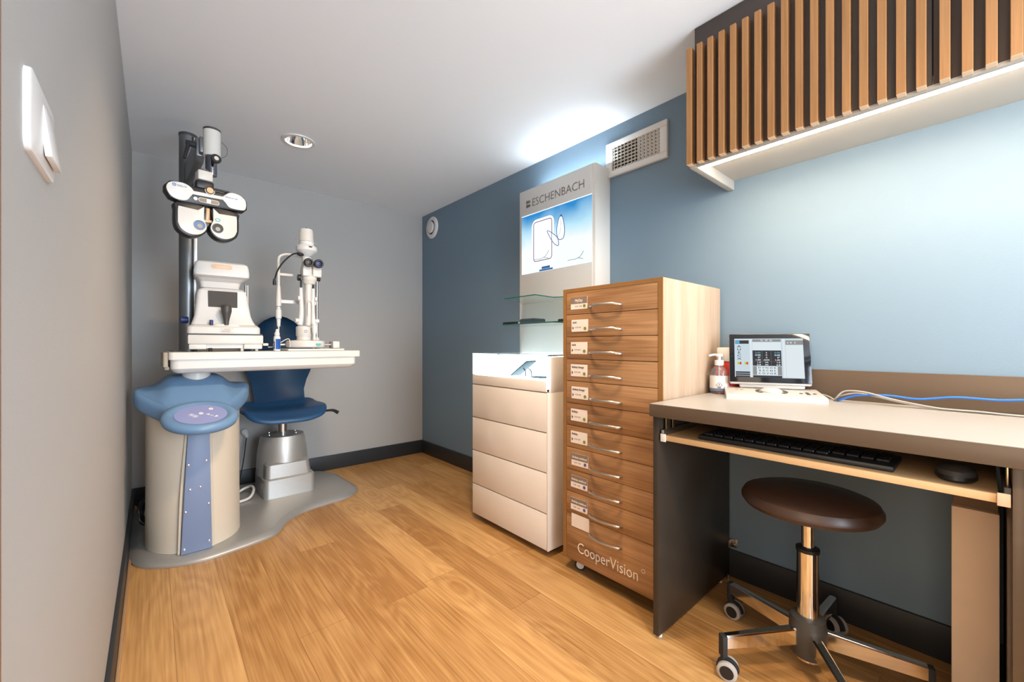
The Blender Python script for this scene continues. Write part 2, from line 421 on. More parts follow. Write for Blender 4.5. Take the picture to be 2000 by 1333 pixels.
# ------------------------------------------------------------------ wall fittings
t = T('light_switch', 'cream rocker light switch on the grey left wall', 'light switch', (XL, .68, 1.19))
t.part('plate', prism(nb(), rrect(-.062, .068, .004, .088, .012), 0, .0055, basis((0, 1, 0), (0, 0, 1)), .002), M['white'])
bm = nb(); box(bm, (.0062, .028, .046), (.006, .060, .058), .0015, rot=Matrix.Rotation(R(-7), 4, 'Y'))
t.part('rocker', bm, M['white'])

t = T('air_vent', 'white louvred air vent high on the blue wall', 'vent', (XR, 1.185, 2.0))
bm = nb()
for q in ((-.178, .178, .062, .092), (-.178, .178, -.092, -.062), (-.178, -.140, -.062, .062), (.140, .178, -.062, .062)):
    bb(bm, -.018, -.0, q[0], q[1], q[2], q[3], .002)
t.part('frame', bm, M['white'])
t.part('backing', bb(nb(), -.003, -.0005, -.140, .140, -.062, .062), M['black'])
for i in range(13):
    y = -.127+i*.0212
    t.part('louvre', box(nb(), (-.011, y, 0), (.014, .0032, .122), rot=Matrix.Rotation(R(-35 if i < 6 else 30), 4, 'Z')), M['ivory'])
bm = nb()
for k in range(7): bb(bm, -.006, -.003, -.138, .138, -.057+k*.0175, -.049+k*.0175)
t.part('crossbar', bm, M['ivory'])

t = T('ventilation_valve', 'round white extract valve near the far corner of the blue wall', 'vent', (XR, 3.248, 2.045))
t.part('ring', lathe(nb(), [(.097, 0), (.097, .006), (.085, .016), (.066, .018), (.060, .008), (.060, .001)], (0, 0, 0), (-1, 0, 0), 40, caps=False), M['white'])
t.part('cavity', lathe(nb(), [(.064, .001), (.064, .003)], (0, 0, 0), (-1, 0, 0), 32), M['black'])
t.part('disc', lathe(nb(), [(.044, .004), (.052, .02), (.046, .027), (.01, .030)], (0, 0, 0), (-1, 0, 0), 36), M['white'])

t = T('recessed_downlight', 'round chrome recessed downlight in the ceiling', 'downlight', (.64, 2.625, H))
t.part('rim', lathe(nb(), [(.088, 0), (.086, -.006), (.070, -.007), (.066, .002), (.066, .006)], n=40, caps=False), M['white'])
t.part('reflector', lathe(nb(), [(.066, .002), (.060, .03), (.045, .06), (.02, .075)], n=36, caps=False), M['mirror'])
t.part('lamp', lathe(nb(), [(.016, .045), (.018, .072)], n=20), emit('downlight_lamp', (1, .9, .75), .8))

# ------------------------------------------------------------------ upper cabinet with slats
t = T('wall_cabinet', 'dark overhead wall cabinet fronted with vertical oak slats and a lit underside', 'cabinet', (XR, .73, 1.664))
XF, XD = 1.503, 1.530; Y1 = .731; YE = -1.0
t.part('side_panel', bb(nb(), 1.531, XR-.001, Y1-.023, Y1, 1.664, 1.7075, .0008), M['grey_board'], world=True)
t.part('body', bb(nb(), XD+.018, XR-.001, YE, Y1-.018, 1.7075, H-.001), M['door_dark'], world=True)
t.part('underside', bb(nb(), 1.5885, XR-.001, YE, Y1-.023, 1.704, 1.7072), M['grey_board'], world=True)
t.part('front_rail', bb(nb(), 1.5305, 1.5465, YE, Y1-.0235, 1.6655, 1.6765, .0006), M['grey_board'], world=True)
t.part('led_channel', bb(nb(), 1.547, 1.588, YE, Y1-.026, 1.680, 1.7070), M['grey_board'], world=True)
t.part('led_strip', bb(nb(), 1.5475, 1.586, YE+.01, Y1-.03, 1.672, 1.6805), M['led'], world=True)
for a, b_ in ((.0895, Y1-.018), (YE, .0865)):
    t.part('door', bb(nb(), XD, XD+.017, a, b_, 1.677, H-.003, .0006), M['door_dark'], world=True)
i = 0
y = .7318
while y > -.42:
    bm = nb(); bb(bm, XF, XD-.0005, y-.0192, y, 1.6690, 2.102, .0008, 1)
    for f in bm.faces:
        if f.calc_center_median().z < 1.6695: f.material_index = 1
    bm.transform(t.M.inverted())
    so_ = mesh_obj('slat', bm, [M['slat'], M['slat_end']]); so_.parent = t.o
    y -= .0384 if abs(y-.1164) > .01 else .0425

# ------------------------------------------------------------------ desk
t = T('desk', 'taupe laminate desk with panel leg along the wall under the slatted cabinet', 'desk', (1.58, .3, 0))
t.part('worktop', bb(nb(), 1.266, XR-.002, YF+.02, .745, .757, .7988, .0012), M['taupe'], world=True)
t.part('lit_top_face', bb(nb(), 1.2668, XR-.0025, YF+.021, .7442, .7989, .800), M['taupe_lit'], world=True)  # thin sheet added over the worktop to hold its lit colour
t.part('side_panel', bb(nb(), 1.286, XR-.016, .722, .742, .012, .7565, .0008), M['brown_panel'], world=True)
t.part('backsplash', bb(nb(), XR-.018, XR-.002, YF+.02, .745, .8002, .906, .0008), M['taupe'], world=True)
t.part('foot', cyl(nb(), (1.31, .732, 0), (1.31, .732, .013), .009), M['white'], world=True)
t.part('foot', cyl(nb(), (1.80, .732, 0), (1.80, .732, .013), .009), M['white'], world=True)
t.part('foot', cyl(nb(), (1.845, .715, .0), (1.845, .715, .02), .006), M['steel'], world=True)
bm = nb(); bb(bm, XR-.004, XR-.0005, .695, .722, .125, .160, .0006); bb(bm, XR-.03, XR-.004, .718, .7215, .128, .157, .0006); cyl(bm, (XR-.004, .706, .135), (XR-.007, .706, .135), .004)
t.part('bracket', bm, M['steel'], world=True)
tr = t.part('keyboard_tray', bb(nb(), 1.29, 1.70, -.019, .701, .678, .6955, .0008), M['tray'], world=True)
for yy, s in ((.706, 1), (-.026, -1)):
    bm = nb(); bb(bm, 1.292, 1.66, min(yy, yy+s*.010), max(yy, yy+s*.010), .676, .712, .001)
    t.part('slide_rail', bm, M['steel'] if s > 0 else M['dark_grey'], world=True)
    bm = nb(); bb(bm, 1.285, 1.290, yy-.009, yy+.009, .674, .700, .001)
    t.part('rail_end_cap', bm, M['light_metal'] if s > 0 else M['beige_badge'], world=True)
    bm = nb(); bb(bm, 1.315, 1.345, yy+s*.004, yy+s*.007, .70, .757, .0005); bb(bm, 1.315, 1.345, yy-.006, yy+s*.004, .752, .7565, .0004)
    bb(bm, 1.36, 1.375, yy+s*.004, yy+s*.007, .70, .757, .0005)
    t.part('slide_hanger', bm, M['brass'], world=True)
# pedestal on the right end
t = T('desk_pedestal', 'taupe drawer pedestal under the right end of the desk', 'cabinet', (1.58, -.3, 0))
t.part('side_panel', bb(nb(), 1.286, XR-.016, -.055, -.037, .0, .7565, .0008), M['taupe'], world=True)
for z0, z1 in ((.616, .750), (.31, .610), (.02, .305)):
    t.part('drawer_front', bb(nb(), 1.270, 1.288, -.60, -.0585, z0, z1, .0012), M['taupe'], world=True)
t.part('carcass', bb(nb(), 1.289, XR-.016, -.60, -.0585, .02, .7560), M['brown_panel'], world=True)

# beige carton standing under the desk
t = T('carton', 'tall narrow pale cardboard box standing under the desk by the pedestal', 'box', (1.72, .02, 0))
t.part('body', bb(nb(), 1.62, 1.84, -.026, .058, 0, .566, .002), M['cardboard'], world=True)
t.part('flap', box(nb(), (1.645, .016, .585), (.003, .078, .045), rot=Matrix.Rotation(R(20), 4, 'Y')), mat('carton_flap', (.20, .12, .06), .6), world=True)

# ------------------------------------------------------------------ tall drawer cabinet
X0 = 1.383
t = T('drawer_cabinet', 'tall oak contact lens cabinet of eleven labelled drawers on castors', 'cabinet', (1.6, 1.0, 0))
YL, YR_ = 1.237, .760; ZB, ZT = .056, 1.243
t.part('side_panel', bb(nb(), X0+.004, 1.872, YR_, YR_+.018, ZB, ZT, .0006), M['oak_v_lit'], world=True)
t.part('side_panel', bb(nb(), X0+.004, 1.872, YL-.018, YL, ZB, ZT, .0006), M['oak_v_lit'], world=True)
t.part('top_panel', bb(nb(), X0+.004, 1.872, YR_+.0185, YL-.0185, ZT-.018, ZT-.0002, .0006), M['oak_v_lit'], world=True)
bm = nb(); bb(bm, X0, X0+.0035, YR_, YR_+.018, ZB, ZT); bb(bm, X0, X0+.0035, YL-.018, YL, ZB, ZT); bb(bm, X0, X0+.0035, YR_+.018, YL-.018, ZT-.016, ZT)
t.part('edge_band', bm, M['oak_edge'], world=True)
t.part('back_panel', bb(nb(), X0+.03, 1.870, YR_+.019, YL-.019, ZB, ZT-.019), M['black'], world=True)
seps = [1.2265-.0968*k for k in range(11)] + [ZB+.001]
names = ['MyDay', 'clariti', 'clariti', 'Biofinity Energys', 'Biofinity Energys', 'Biofinity', 'Biofinity', 'Biofinity multifocal', 'Biofinity multifocal', 'Biofinity multifocal', None]
FL = facing_left
for k in range(11):
    z1, z0 = seps[k]-.0012, seps[k+1]+.0012
    dr = t.part('drawer', bb(nb(), X0+.001, X0+.02, YR_+.0195, YL-.0195, z0, z1, .0006), M['oak_h'], world=True)
    zh = (1.2265-.0968*k)-.066 if k < 10 else .205
    ya, yb = 1.084, .934
    pts = [(X0+.003, ya, zh-.003), (X0-.012, ya-.004, zh-.003), (X0-.026, ya-.03, zh), (X0-.032, (ya+yb)/2, zh), (X0-.026, yb+.03, zh), (X0-.012, yb+.004, zh-.003), (X0+.003, yb, zh-.003)]
    t.part('handle', tube(nb(), pts, .0058, 10, 5), M['steel'], parent=dr, world=True)
    zl = (1.2265-.0968*k)-.049 if k < 10 else .236
    yL = 1.192 - (.004 if k % 3 == 1 else 0) ; wd, hh = .090, .052
    if k < 10:
        lb = t.part('label_plate', bb(nb(), X0-.0006, X0+.0012, yL-wd, yL, zl-hh/2, zl+hh/2), M['label'], parent=dr, world=True)
    else:
        t.part('label_plate', bb(nb(), X0-.0006, X0+.0012, yL-wd-.005, yL, zl-.030, zl+.026), M['label'], parent=dr, world=True); continue
    nm = names[k]; grey = k == 0 or k >= 7
    mt = FL(X0-.0008)
    P = lambda yy, zz: mt @ Matrix.Translation((-yy, zz, 0))
    if grey:
        t.part('label_band', bb(nb(), X0-.0011, X0-.0005, yL-wd, yL, zl-.002, zl+hh/2), M['label_grey'], parent=dr, world=True)
        mt = FL(X0-.0013)
        bm = text_bm(nm, .017 if k == 0 else .0125, P(yL-wd/2, zl+.006), .0003, 0, 'CENTER', .85)
        t.part('lettering', bm, M['text_white'], parent=dr, world=True)
        mt = FL(X0-.0008)
        t.part('fine_print', text_bm('+6.00  -6.00', .008, P(yL-.012 if k else yL-.022, zl-.016), .0002), M['text_grey'], parent=dr, world=True)
    else:
        t.part('lettering', text_bm(nm, .0125, P(yL-.006, zl+.010), .0003, .0002, 'LEFT', .80), M['text_dark'], parent=dr, world=True)
        t.part('fine_print', text_bm('-0.25/-6.00', .008, P(yL-.018, zl-.010), .0002), M['text_grey'], parent=dr, world=True)
        t.part('arrow_mark', prism(nb(), [(0, -.008), (.007, 0), (0, .008)], 0, .0005, FL(X0-.0006) @ Matrix.Translation((-(yL-.006), zl-.010, 0))), M['text_dark'], parent=dr, world=True)
    t.part('round_mark', cyl(nb(), (X0-.0004, yL-wd+.015, zl-.013), (X0-.0018, yL-wd+.015, zl-.013), .0068, n=20), M['green_dot'] if k < 7 else M['violet_dot'], parent=dr, world=True)
t.part('lettering', text_bm('CooperVision', .0635, FL(X0-.0004) @ Matrix.Translation((-1.156, .103, 0)), .0005, -.0006, 'LEFT', .83), M['text_white'], world=True)
bm = nb(); tube(bm, [(X0-.0005, .838+.007*math.cos(a), .150+.007*math.sin(a)) for a in [i*.524 for i in range(12)]], .0008, 6, 2, True)
t.part('registered_mark', bm, M['text_white'], world=True)
for cxx, cyy in ((X0+.05, 1.178), (X0+.05, .80), (1.83, 1.178), (1.83, .80)):
    c = t.part('caster', lathe(nb(), [(.020, -.008), (.0245, -.010), (.0245, .010), (.020, .008)], (cxx, cyy, .0245), (1, .5, 0), 28), M['rubber'], world=True)
    t.part('hub', lathe(nb(), [(.017, -.012), (.017, .012)], (cxx, cyy, .0245), (1, .5, 0), 20), M['light_metal'], parent=c, world=True)
    bm = nb(); bb(bm, cxx-.018, cxx+.018, cyy-.014, cyy+.014, .0495, .0558, .001)
    t.part('mount', bm, M['dark_grey'], parent=c, world=True)

# ------------------------------------------------------------------ display cabinet and backlit tower
t = T('display_cabinet', 'glossy white drawer display cabinet with lit glass showcase top', 'cabinet', (1.56, 1.63, 0))
A, Bx, Ya, Yb = 1.3845, 1.7455, 1.334, 1.932
t.part('carcass', bb(nb(), A+.020, Bx, Ya+.0097, Yb-.0, .035, .800, .001), M['white_gloss'], world=True)
t.part('plinth', bb(nb(), A+.06, Bx-.02, Ya+.04, Yb-.04, 0, .035), M['black'], world=True)
zs = [.036, .205, .362, .520, .676, .772, .828]
zs = [.036, .205, .360, .516, .672, .829]
pz = [x for x in (.034, .206, .362, .518, .676)]
def panel(z0, z1): t.part('drawer_front', bb(nb(), A, A+.019, Ya+.010, Yb-.001, z0+.003, z1-.003, .001), M['white_gloss'], world=True)
for z0, z1 in ((.032, .206), (.206, .365), (.365, .525), (.525, .682 if 0 else .765-.0)):
    pass
for z0, z1 in zip([.033, .206, .397, .585, .773], [.206, .397, .585, .773, .8295]):
    panel(z0, z1)
t.part('gap_lining', bb(nb(), A+.006, A+.0195, Ya+.010, Yb-.001, .04, .822), M['groove'], world=True)
t.part('side_panel', bb(nb(), A+.001, Bx, Ya-.0, Ya+.0095, .033, .772, .001), M['white_gloss'], world=True)
t.part('side_panel', bb(nb(), A+.018, Bx, Ya-.0, Ya+.0095, .7722, .940, .001), M['white_gloss'], world=True)
t.part('showcase_floor', bb(nb(), A+.018, Bx, Ya+.010, Yb-.004, .8005, .829), M['case_glow'], world=True)
t.part('showcase_back', bb(nb(), 1.738, 1.743, Ya+.010, Yb-.004, .8292, .9395), M['case_glow'], world=True)
t.part('showcase_front_glass', bb(nb(), A+.001, A+.006, Ya+.008, Yb-.001, .8297, .943), M['glass'], world=True)
t.part('showcase_end_panel', bb(nb(), A+.0065, 1.7375, Yb-.007, Yb-.0025, .8297, .943), M['case_glow'], world=True)
t.part('showcase_top', bb(nb(), A+.0, 1.745, Ya, Yb, .9435, .950), M['glass'], world=True)
t.part('corner_light', bb(nb(), A+.0005, A+.006, Ya-.0005, Ya+.007, .790, .943), M['case_led'], world=True)
bm = nb(); bb(bm, A+.010, 1.73, Ya+.011, Ya+.014, .93, .9425); bb(bm, A+.010, A+.02, Ya+.03, Yb-.02, .9405, .943)
t.part('light_bar', bm, M['case_led'], world=True)

# tower
XT = 1.756
t = T('display_tower', 'tall white backlit display tower with printed sky panel behind the showcase', 'display stand', (1.82, 1.64, 0))
t.part('column', bb(nb(), XT, XR-.002, 1.346, 1.938, .0, 1.960, .001), M['ivory'], world=True)
t.part('front_inlay', bb(nb(), XT-.004, XT-.0002, 1.364, 1.926, .9535, 1.958, .0008), mat('tower_face', (.60, .585, .56), .35), world=True)
# glowing printed panel : sky print
m, nt, b = newmat('sky_print'); nt.nodes.clear()
tc = nt.nodes.new('ShaderNodeTexCoord'); sp = nt.nodes.new('ShaderNodeSeparateXYZ'); nt.links.new(tc.outputs['Object'], sp.inputs[0])
n_ = nt.nodes.new('ShaderNodeTexNoise'); n_.inputs['Scale'].default_value = 5; nt.links.new(tc.outputs['Object'], n_.inputs['Vector'])
f = math_(nt, 'ADD', sp.outputs[2], math_(nt, 'MULTIPLY', math_(nt, 'SUBTRACT', n_.outputs['Fac'], .5), .14))
mr = nt.nodes.new('ShaderNodeMapRange'); mr.inputs[1].default_value = 1.58; mr.inputs[2].default_value = 1.80; nt.links.new(f, mr.inputs[0])
rp = nt.nodes.new('ShaderNodeValToRGB'); nt.links.new(mr.outputs[0], rp.inputs[0])
rp.color_ramp.elements[0].color = (.93, .98, 1, 1); rp.color_ramp.elements[1].color = (.035, .27, .62, 1)
e_ = rp.color_ramp.elements.new(.45); e_.color = (.50, .80, .95, 1)
em = nt.nodes.new('ShaderNodeEmission'); em.inputs[1].default_value = 1.05; nt.links.new(rp.outputs[0], em.inputs[0])
ou = nt.nodes.new('ShaderNodeOutputMaterial'); nt.links.new(em.outputs[0], ou.inputs[0]); M['sky_print'] = m
bm = nb(); bb(bm, XT-.007, XT-.0042, 1.364, 1.912, 1.436, 1.795); bm.transform(Matrix.Translation((0, 0, 0)))
pn = mesh_obj('backlit_panel', bm, M['sky_print']); pn.parent = t.o; pn.matrix_parent_inverse = t.M.inverted()
t.part('panel_edge', bb(nb(), XT-.0066, XT-.0043, 1.364, 1.912, 1.7955, 1.799), emit('panel_edge_light', (1, 1, 1), 1.6), world=True)
t.part('lettering', text_bm('ESCHENBACH', .067, FL(XT-.0045) @ Matrix.Translation((-1.823, 1.846, 0)), .0006, -.0005, 'LEFT', .97), M['text_grey'], world=True)
bm = nb()
for q in ([(0, .046), (.036, .042), (.036, .028), (0, .025)], [(0, 0), (.036, .004), (.036, .018), (0, .021)], ):
    prism(bm, q, 0, .0006, FL(XT-.0045) @ Matrix.Translation((-1.873, 1.845, 0)))
for s_ in (.010, .020): bb(bm, XT-.0062, XT-.0046, 1.833+s_*0, 1.873, 1.845+.0105+s_*0, 1.845+.0125)
t.part('emblem', bm, M['text_grey'], world=True)
# print: hand held magnifier, butterfly, twigs
PW = emit('print_white_light', (1, 1, 1), 1.15); PG = emit('print_mauve', (.30, .25, .36), .9); PB = emit('print_blue_dark', (.05, .16, .40), .9); PT = emit('print_green', (.10, .36, .38), .9)
G = lambda d: FL(XT-.0072-d)
t.part('printed_device', prism(nb(), rrect(-1.82, -1.635, 1.46, 1.755, .04), 0, .0004, G(0)), PW, world=True)
ol = rrect(-1.803, -1.652, 1.502, 1.738, .018)
bm = nb(); tube(bm, [G(.0006) @ Vector((x, z, 0)) for x, z in ol], .0029, 6, 0, True)
t.part('printed_frame', bm, PG, world=True)
bm = nb()
def poly(bm, pts, dd, k=5): return prism(bm, [(p.x, p.y) for p in catmull([(a, c_, 0) for a, c_ in pts], k, True)], 0, .0003, G(dd))
W1 = [(-1.606, 1.612), (-1.612, 1.66), (-1.597, 1.715), (-1.578, 1.735), (-1.562, 1.70), (-1.553, 1.65), (-1.560, 1.605), (-1.585, 1.597)]
W2 = [(-1.608, 1.612), (-1.65, 1.648), (-1.688, 1.668), (-1.672, 1.635), (-1.64, 1.59), (-1.608, 1.566), (-1.598, 1.575)]
poly(bm, W1, .0010); poly(bm, W2, .0010)
t.part('printed_butterfly', bm, PW, world=True)
bm = nb()
for W in (W1, W2):
    tube(bm, [G(.0015) @ Vector((a, c_, 0)) for a, c_ in W], .0021, 5, 4, True)
tube(bm, [G(.0015) @ Vector(p) for p in ((-1.606, 1.612, 0), (-1.585, 1.65, 0), (-1.578, 1.735, 0))], .0008, 5, 3)
prism(bm, [(-1.586, 1.728), (-1.578, 1.742), (-1.568, 1.725)], 0, .0006, G(.0012))
t.part('printed_outline', bm, PB, world=True)
bm = nb()
for ox, oz, k in ((-1.80, 1.512, 1), (-1.53, 1.468, .9)):
    for pts in (((0, 0), (.03, .002), (.055, -.002)), ((.055, 0), (.08, .004), (.10, .012), (.125, .04)), ((.08, .006), (.10, 0), (.12, -.006))):
        tube(bm, [G(.001) @ Vector((ox+a*k, oz+c_*k, 0)) for a, c_ in pts], .0015, 5, 4)
t.part('printed_twig', bm, PT, world=True)
bm = nb(); bb(bm, XT-.0078, XT-.0073, 1.668, 1.735, 1.437+.012, 1.437+.026); bb(bm, XT-.0078, XT-.0073, 1.645, 1.755, 1.4375, 1.4475)
t.part('printed_caption', bm, PB, world=True)
# glass shelves
def shelf(z, poly_, lab):
    s_ = T('glass_shelf', lab, 'shelf', (1.6, 1.6, z), group='glass shelves on the tower')
    bm = nb(); prism(bm, poly_, z, z+.005); s_.part('pane', bm, M['glass'], world=True)
    bm = nb()
    pp = [Vector((*p, z+.0025)) for p in poly_[:-1]]
    for a, b_ in zip(pp, pp[1:]):
        dr_ = (b_-a).normalized(); nrm = Vector((dr_.y, -dr_.x, 0))
        box(bm, (a+b_)/2 + Vector((0, 0, 0)), ((b_-a).length, .0018, .0052), rot=Matrix.Rotation(math.atan2(dr_.y, dr_.x), 4, 'Z'))
    s_.part('polished_edge', bm, M['glass_edge'], world=True)
shelf(1.250, [(1.7505, 1.905), (1.62, 1.80), (1.471, 1.748), (1.465, 1.500), (1.62, 1.52), (1.7, 1.37), (1.7505, 1.366), (1.7505, 1.9)], 'upper glass shelf of the display tower, empty with angular front')
shelf(1.108, [(1.7505, 1.905), (1.60, 1.89), (1.500, 1.80), (1.490, 1.40), (1.60, 1.37), (1.7505, 1.366), (1.7505, 1.9)], 'lower glass shelf of the display tower holding dark magnifiers')
bm = nb(); box(bm, (1.60, 1.66, 1.1135+.013), (.09, .115, .026), .003); bm2 = bm
t = T('magnifier_case', 'dark grey box shaped magnifier in the middle of the lower glass shelf', 'magnifier', (1.60, 1.66, 1.1135))
t.part('body', bm, mat('slate_case', (.05, .075, .09), .4), world=True)
t.part('lid', bb(nb(), 1.558, 1.642, 1.606, 1.714, 1.1397, 1.142, .0008), M['dark_grey'], world=True)
t = T('handheld_magnifier', 'flat black handheld magnifier lying at the left of the lower glass shelf', 'magnifier', (1.56, 1.80, 1.1135))
t.part('body', box(nb(), (1.57, 1.80, 1.1135+.008), (.05, .11, .015), .003, rot=None), M['black'], world=True)
t.part('handle', bb(nb(), 1.565, 1.58, 1.728, 1.744, 1.115, 1.126, .002), M['white'], world=True)
t = T('slim_magnifier', 'thin dark magnifier at the right of the lower glass shelf beside the wooden cabinet', 'magnifier', (1.57, 1.50, 1.1135))
t.part('handle', bb(nb(), 1.56, 1.58, 1.42, 1.585, 1.1137, 1.120, .002), M['dark_grey'], world=True)
t.part('head', bb(nb(), 1.545, 1.60, 1.385, 1.4195, 1.1137, 1.128, .003), M['black'], world=True)
# magnifier in the showcase
t = T('tablet_magnifier', 'silver electronic tablet magnifier on a folding stand inside the lit showcase', 'magnifier', (1.50, 1.60, .829))
ma = mat('pale_steel_blue', (.018, .035, .05), .5, spec=.2); M['case_device'] = mat('device_grey', (.045, .065, .08), .5, spec=.2)
rt = Matrix.Translation((1.50, 1.625, .872)) @ Matrix.Rotation(R(-32), 4, 'X')
bm = nb(); bb(bm, -.035, .035, -.075, .075, -.004, .004, .002); bm.transform(rt); t.part('body', bm, M['case_device'], world=True)
bm = nb(); bb(bm, -.030, .030, -.068, .04, .0042, .005); bm.transform(rt); t.part('screen', bm, ma, world=True)
for yy in (.048, .057, .066):
    bm = nb(); bb(bm, -.02, .02, yy-.003, yy+.003, .0042, .0065, .0008); bm.transform(rt); t.part('button', bm, M['dark_grey'], world=True)
for yy in (1.565, 1.61):
    t.part('leg', tube(nb(), [(1.50, yy+.02, .872), (1.50, yy, .860), (1.50, yy-.004, .830)], .0028, 8), ma, world=True)
t.part('foot', prism(nb(), [(1.47, 1.45), (1.53, 1.45), (1.53, 1.53), (1.47, 1.53)], .8292, .836), ma, world=True)

# ------------------------------------------------------------------ things on the desk
RZ = R(-66.2)
t = T('refraction_console', 'white refraction control console with tilted touch screen on the desk', 'control console', (1.64, .48, .8), RZ)
bm = nb()
W = .1515
sec = [(0, 0), (0, .014), (.004, .018), (.175, .031), (.183, .028), (.184, 0)]
loft(bm, [[(-W+dx, yy, zz) for yy, zz in sec] for dx in (0,)] + [[(W, yy, zz) for yy, zz in sec]])
ba = t.part('keypad_base', bm, M['console_white'])
sl = math.atan2(.013, .171)
KP = Matrix.Translation((0, .004, .0183)) @ Matrix.Rotation(sl, 4, 'X')
bm = nb(); lathe(bm, [(.034, 0), (.034, .004), (.028, .010), (.024, .011)], n=36); bm.transform(KP @ Matrix.Translation((.0, .09, 0))); t.part('dial', bm, M['console_white'])
def key(x0, x1, y0, y1, m_=M['groove']):
    bm = nb(); bb(bm, x0, x1, y0, y1, 0, .0016, .0006, 1); bm.transform(KP); t.part('key', bm, m_)
for q in ((-.135, -.115, .15, .158), (-.10, -.08, .15, .158), (-.075, -.055, .15, .158), (.07, .09, .15, .158), (.112, .132, .15, .158), (-.10, -.09, .10, .112), (-.118, -.108, .10, .112)): key(*q)
for a in (150, 180, 210, 30, 0, -30):
    ca, sa = math.cos(R(a)), math.sin(R(a)); bm = nb()
    box(bm, (.045*ca, .09+.045*sa, .0008), (.012, .020, .0016), .0005, rot=Matrix.Rotation(R(a), 4, 'Z')); bm.transform(KP); t.part('key', bm, M['dark_grey'])
for dx, dy in ((0, .016), (0, -.016), (-.02, 0), (.02, 0), (0, 0)):
    bm = nb(); lathe(bm, [(.006, 0), (.005, .002)], (.108+dx, .07+dy, 0), n=16); bm.transform(KP); t.part('key', bm, M['dark_grey'])
# stand and screen
bm = nb(); bb(bm, -.10, .115, .150, .185, .031, .075, .006); t.part('stand', bm, M['console_white'])
TS = Matrix.Translation((0, .138, .055)) @ Matrix.Rotation(R(-15), 4, 'X')   # screen local: x right, z up the screen, -y outwards
def scr(bm): bm.transform(TS); return bm
hs = t.part('screen_housing', scr(bb(nb(), -.134, .134, .004, .020, -.008, .188, .006)), M['console_white'])
sg = t.part('screen_bezel', scr(bb(nb(), -.134, .134, -.001, .0042, -.001, .192, .002)), M['black_glass'])
EM = lambda n, c, s=1: emit(n, c, s)
E1 = EM('screen_pale', (.60, .70, .76)); E2 = EM('screen_dark', (.055, .055, .06)); E3 = EM('screen_mid', (.30, .30, .29)); E4 = EM('screen_light', (.74, .82, .86))
E5 = EM('screen_text', (.03, .03, .04)); E6 = EM('screen_white_text', (.9, .95, 1)); E7 = EM('screen_red', (.8, .06, .03)); E8 = EM('screen_green', (.30, .72, .05)); E9 = EM('screen_cyan', (.12, .45, .62))
def sr(name, x0, x1, z0, z1, m_, d):
    t.part(name, scr(bb(nb(), x0, x1, -.0012-.0003*d, -.0010-.0003*(d-1), z0, z1)), m_, parent=sg)
sr('display', -.116, .112, .018, .173, E1, 1)
sr('panel', -.113, -.066, .152, .166, E2, 2); sr('tab', -.112, -.098, .153, .165, E9, 3)
sr('panel', -.113, -.064, .018, .024, E2, 2); sr('panel', -.113, -.064, .026, .032, E2, 2); sr('panel', -.113, -.064, .034, .040, E2, 2)
sr('panel', -.063, -.056, .018, .172, E4, 2); sr('panel', .046, .054, .018, .172, E4, 2)
sr('panel', -.054, .041, .160, .170, E3, 2); sr('panel', -.054, .041, .126, .158, E4, 2)
sr('panel', -.054, .041, .064, .125, E2, 2); sr('panel', -.054, .041, .018, .026, E2, 2)
sr('panel', -.054, -.041, .028, .062, E3, 2); sr('panel', .028, .041, .028, .062, E3, 2); sr('panel', -.040, .027, .028, .062, E4, 2)
sr('panel', .056, .112, .148, .165, E3, 2); sr('panel', .056, .111, .020, .147, E4, 2)
sr('grid_line', -.0225, -.0220, .064, .125, E3, 3); sr('grid_line', .0070, .0075, .064, .125, E3, 3); sr('grid_line', -.054, .041, .0812, .0816, E3, 3)
for x0, m_ in ((-.106, E8), (-.099, E7), (-.082, E8), (-.076, E7)): sr('colour_test', x0, x0+.0065, .068, .078, m_, 3)
def st(name, s, size, x, z, m_, d=4, al='LEFT', sx=1.0):
    bm = text_bm(s, size, TS @ basis((1, 0, 0), (0, 0, 1), (x, -.0012-.0003*d, z)), .0001, .0001, al, sx); t.part(name, bm, m_, parent=sg)
st('chart_letters', 'D V N O K', .0095, -.0065, .053, E5, al='CENTER', sx=1.35)
st('chart_letters', 'R Z C N S', .0095, -.0065, .042, E5, al='CENTER', sx=1.35)
st('chart_letters', 'C O V H R', .0095, -.0065, .031, E5, al='CENTER', sx=1.35)
for i, ch in enumerate(('A', 'U', 'E', 'C', 'X')): st('chart_symbol', ch, .012, -.100, .137-.0125*i, E5, al='CENTER', sx=1.7)
for i, (a, c_, d_) in enumerate((('0.00', 'S', '0.00'), ('0.00', 'C', '0.00'), ("0°", 'A', "0°"), ('1.00', 'ADD', '1.00'), ('1.0', 'VA', '1.0'), ('0.8', 'PD', '0.8'))):
    z = .1135-.0096*i; m_ = E9 if i == 0 else E6
    st('reading', a, .0075, -.027, z, m_, al='RIGHT', sx=1.4); st('reading', c_, .007, -.0075, z, E6, al='CENTER', sx=1.3); st('reading', d_, .0075, .037, z, m_, al='RIGHT', sx=1.4)
st('menu_text', 'VL   VP   Rx', .008, -.0065, .1625, E6, al='CENTER'); st('menu_text', 'A  B   C', .009, .060, .153, E6)
ref = t.part('status_light', scr(bb(nb(), -.127, -.1255, -.0015, -.001, .10, .102)), E9, parent=sg)

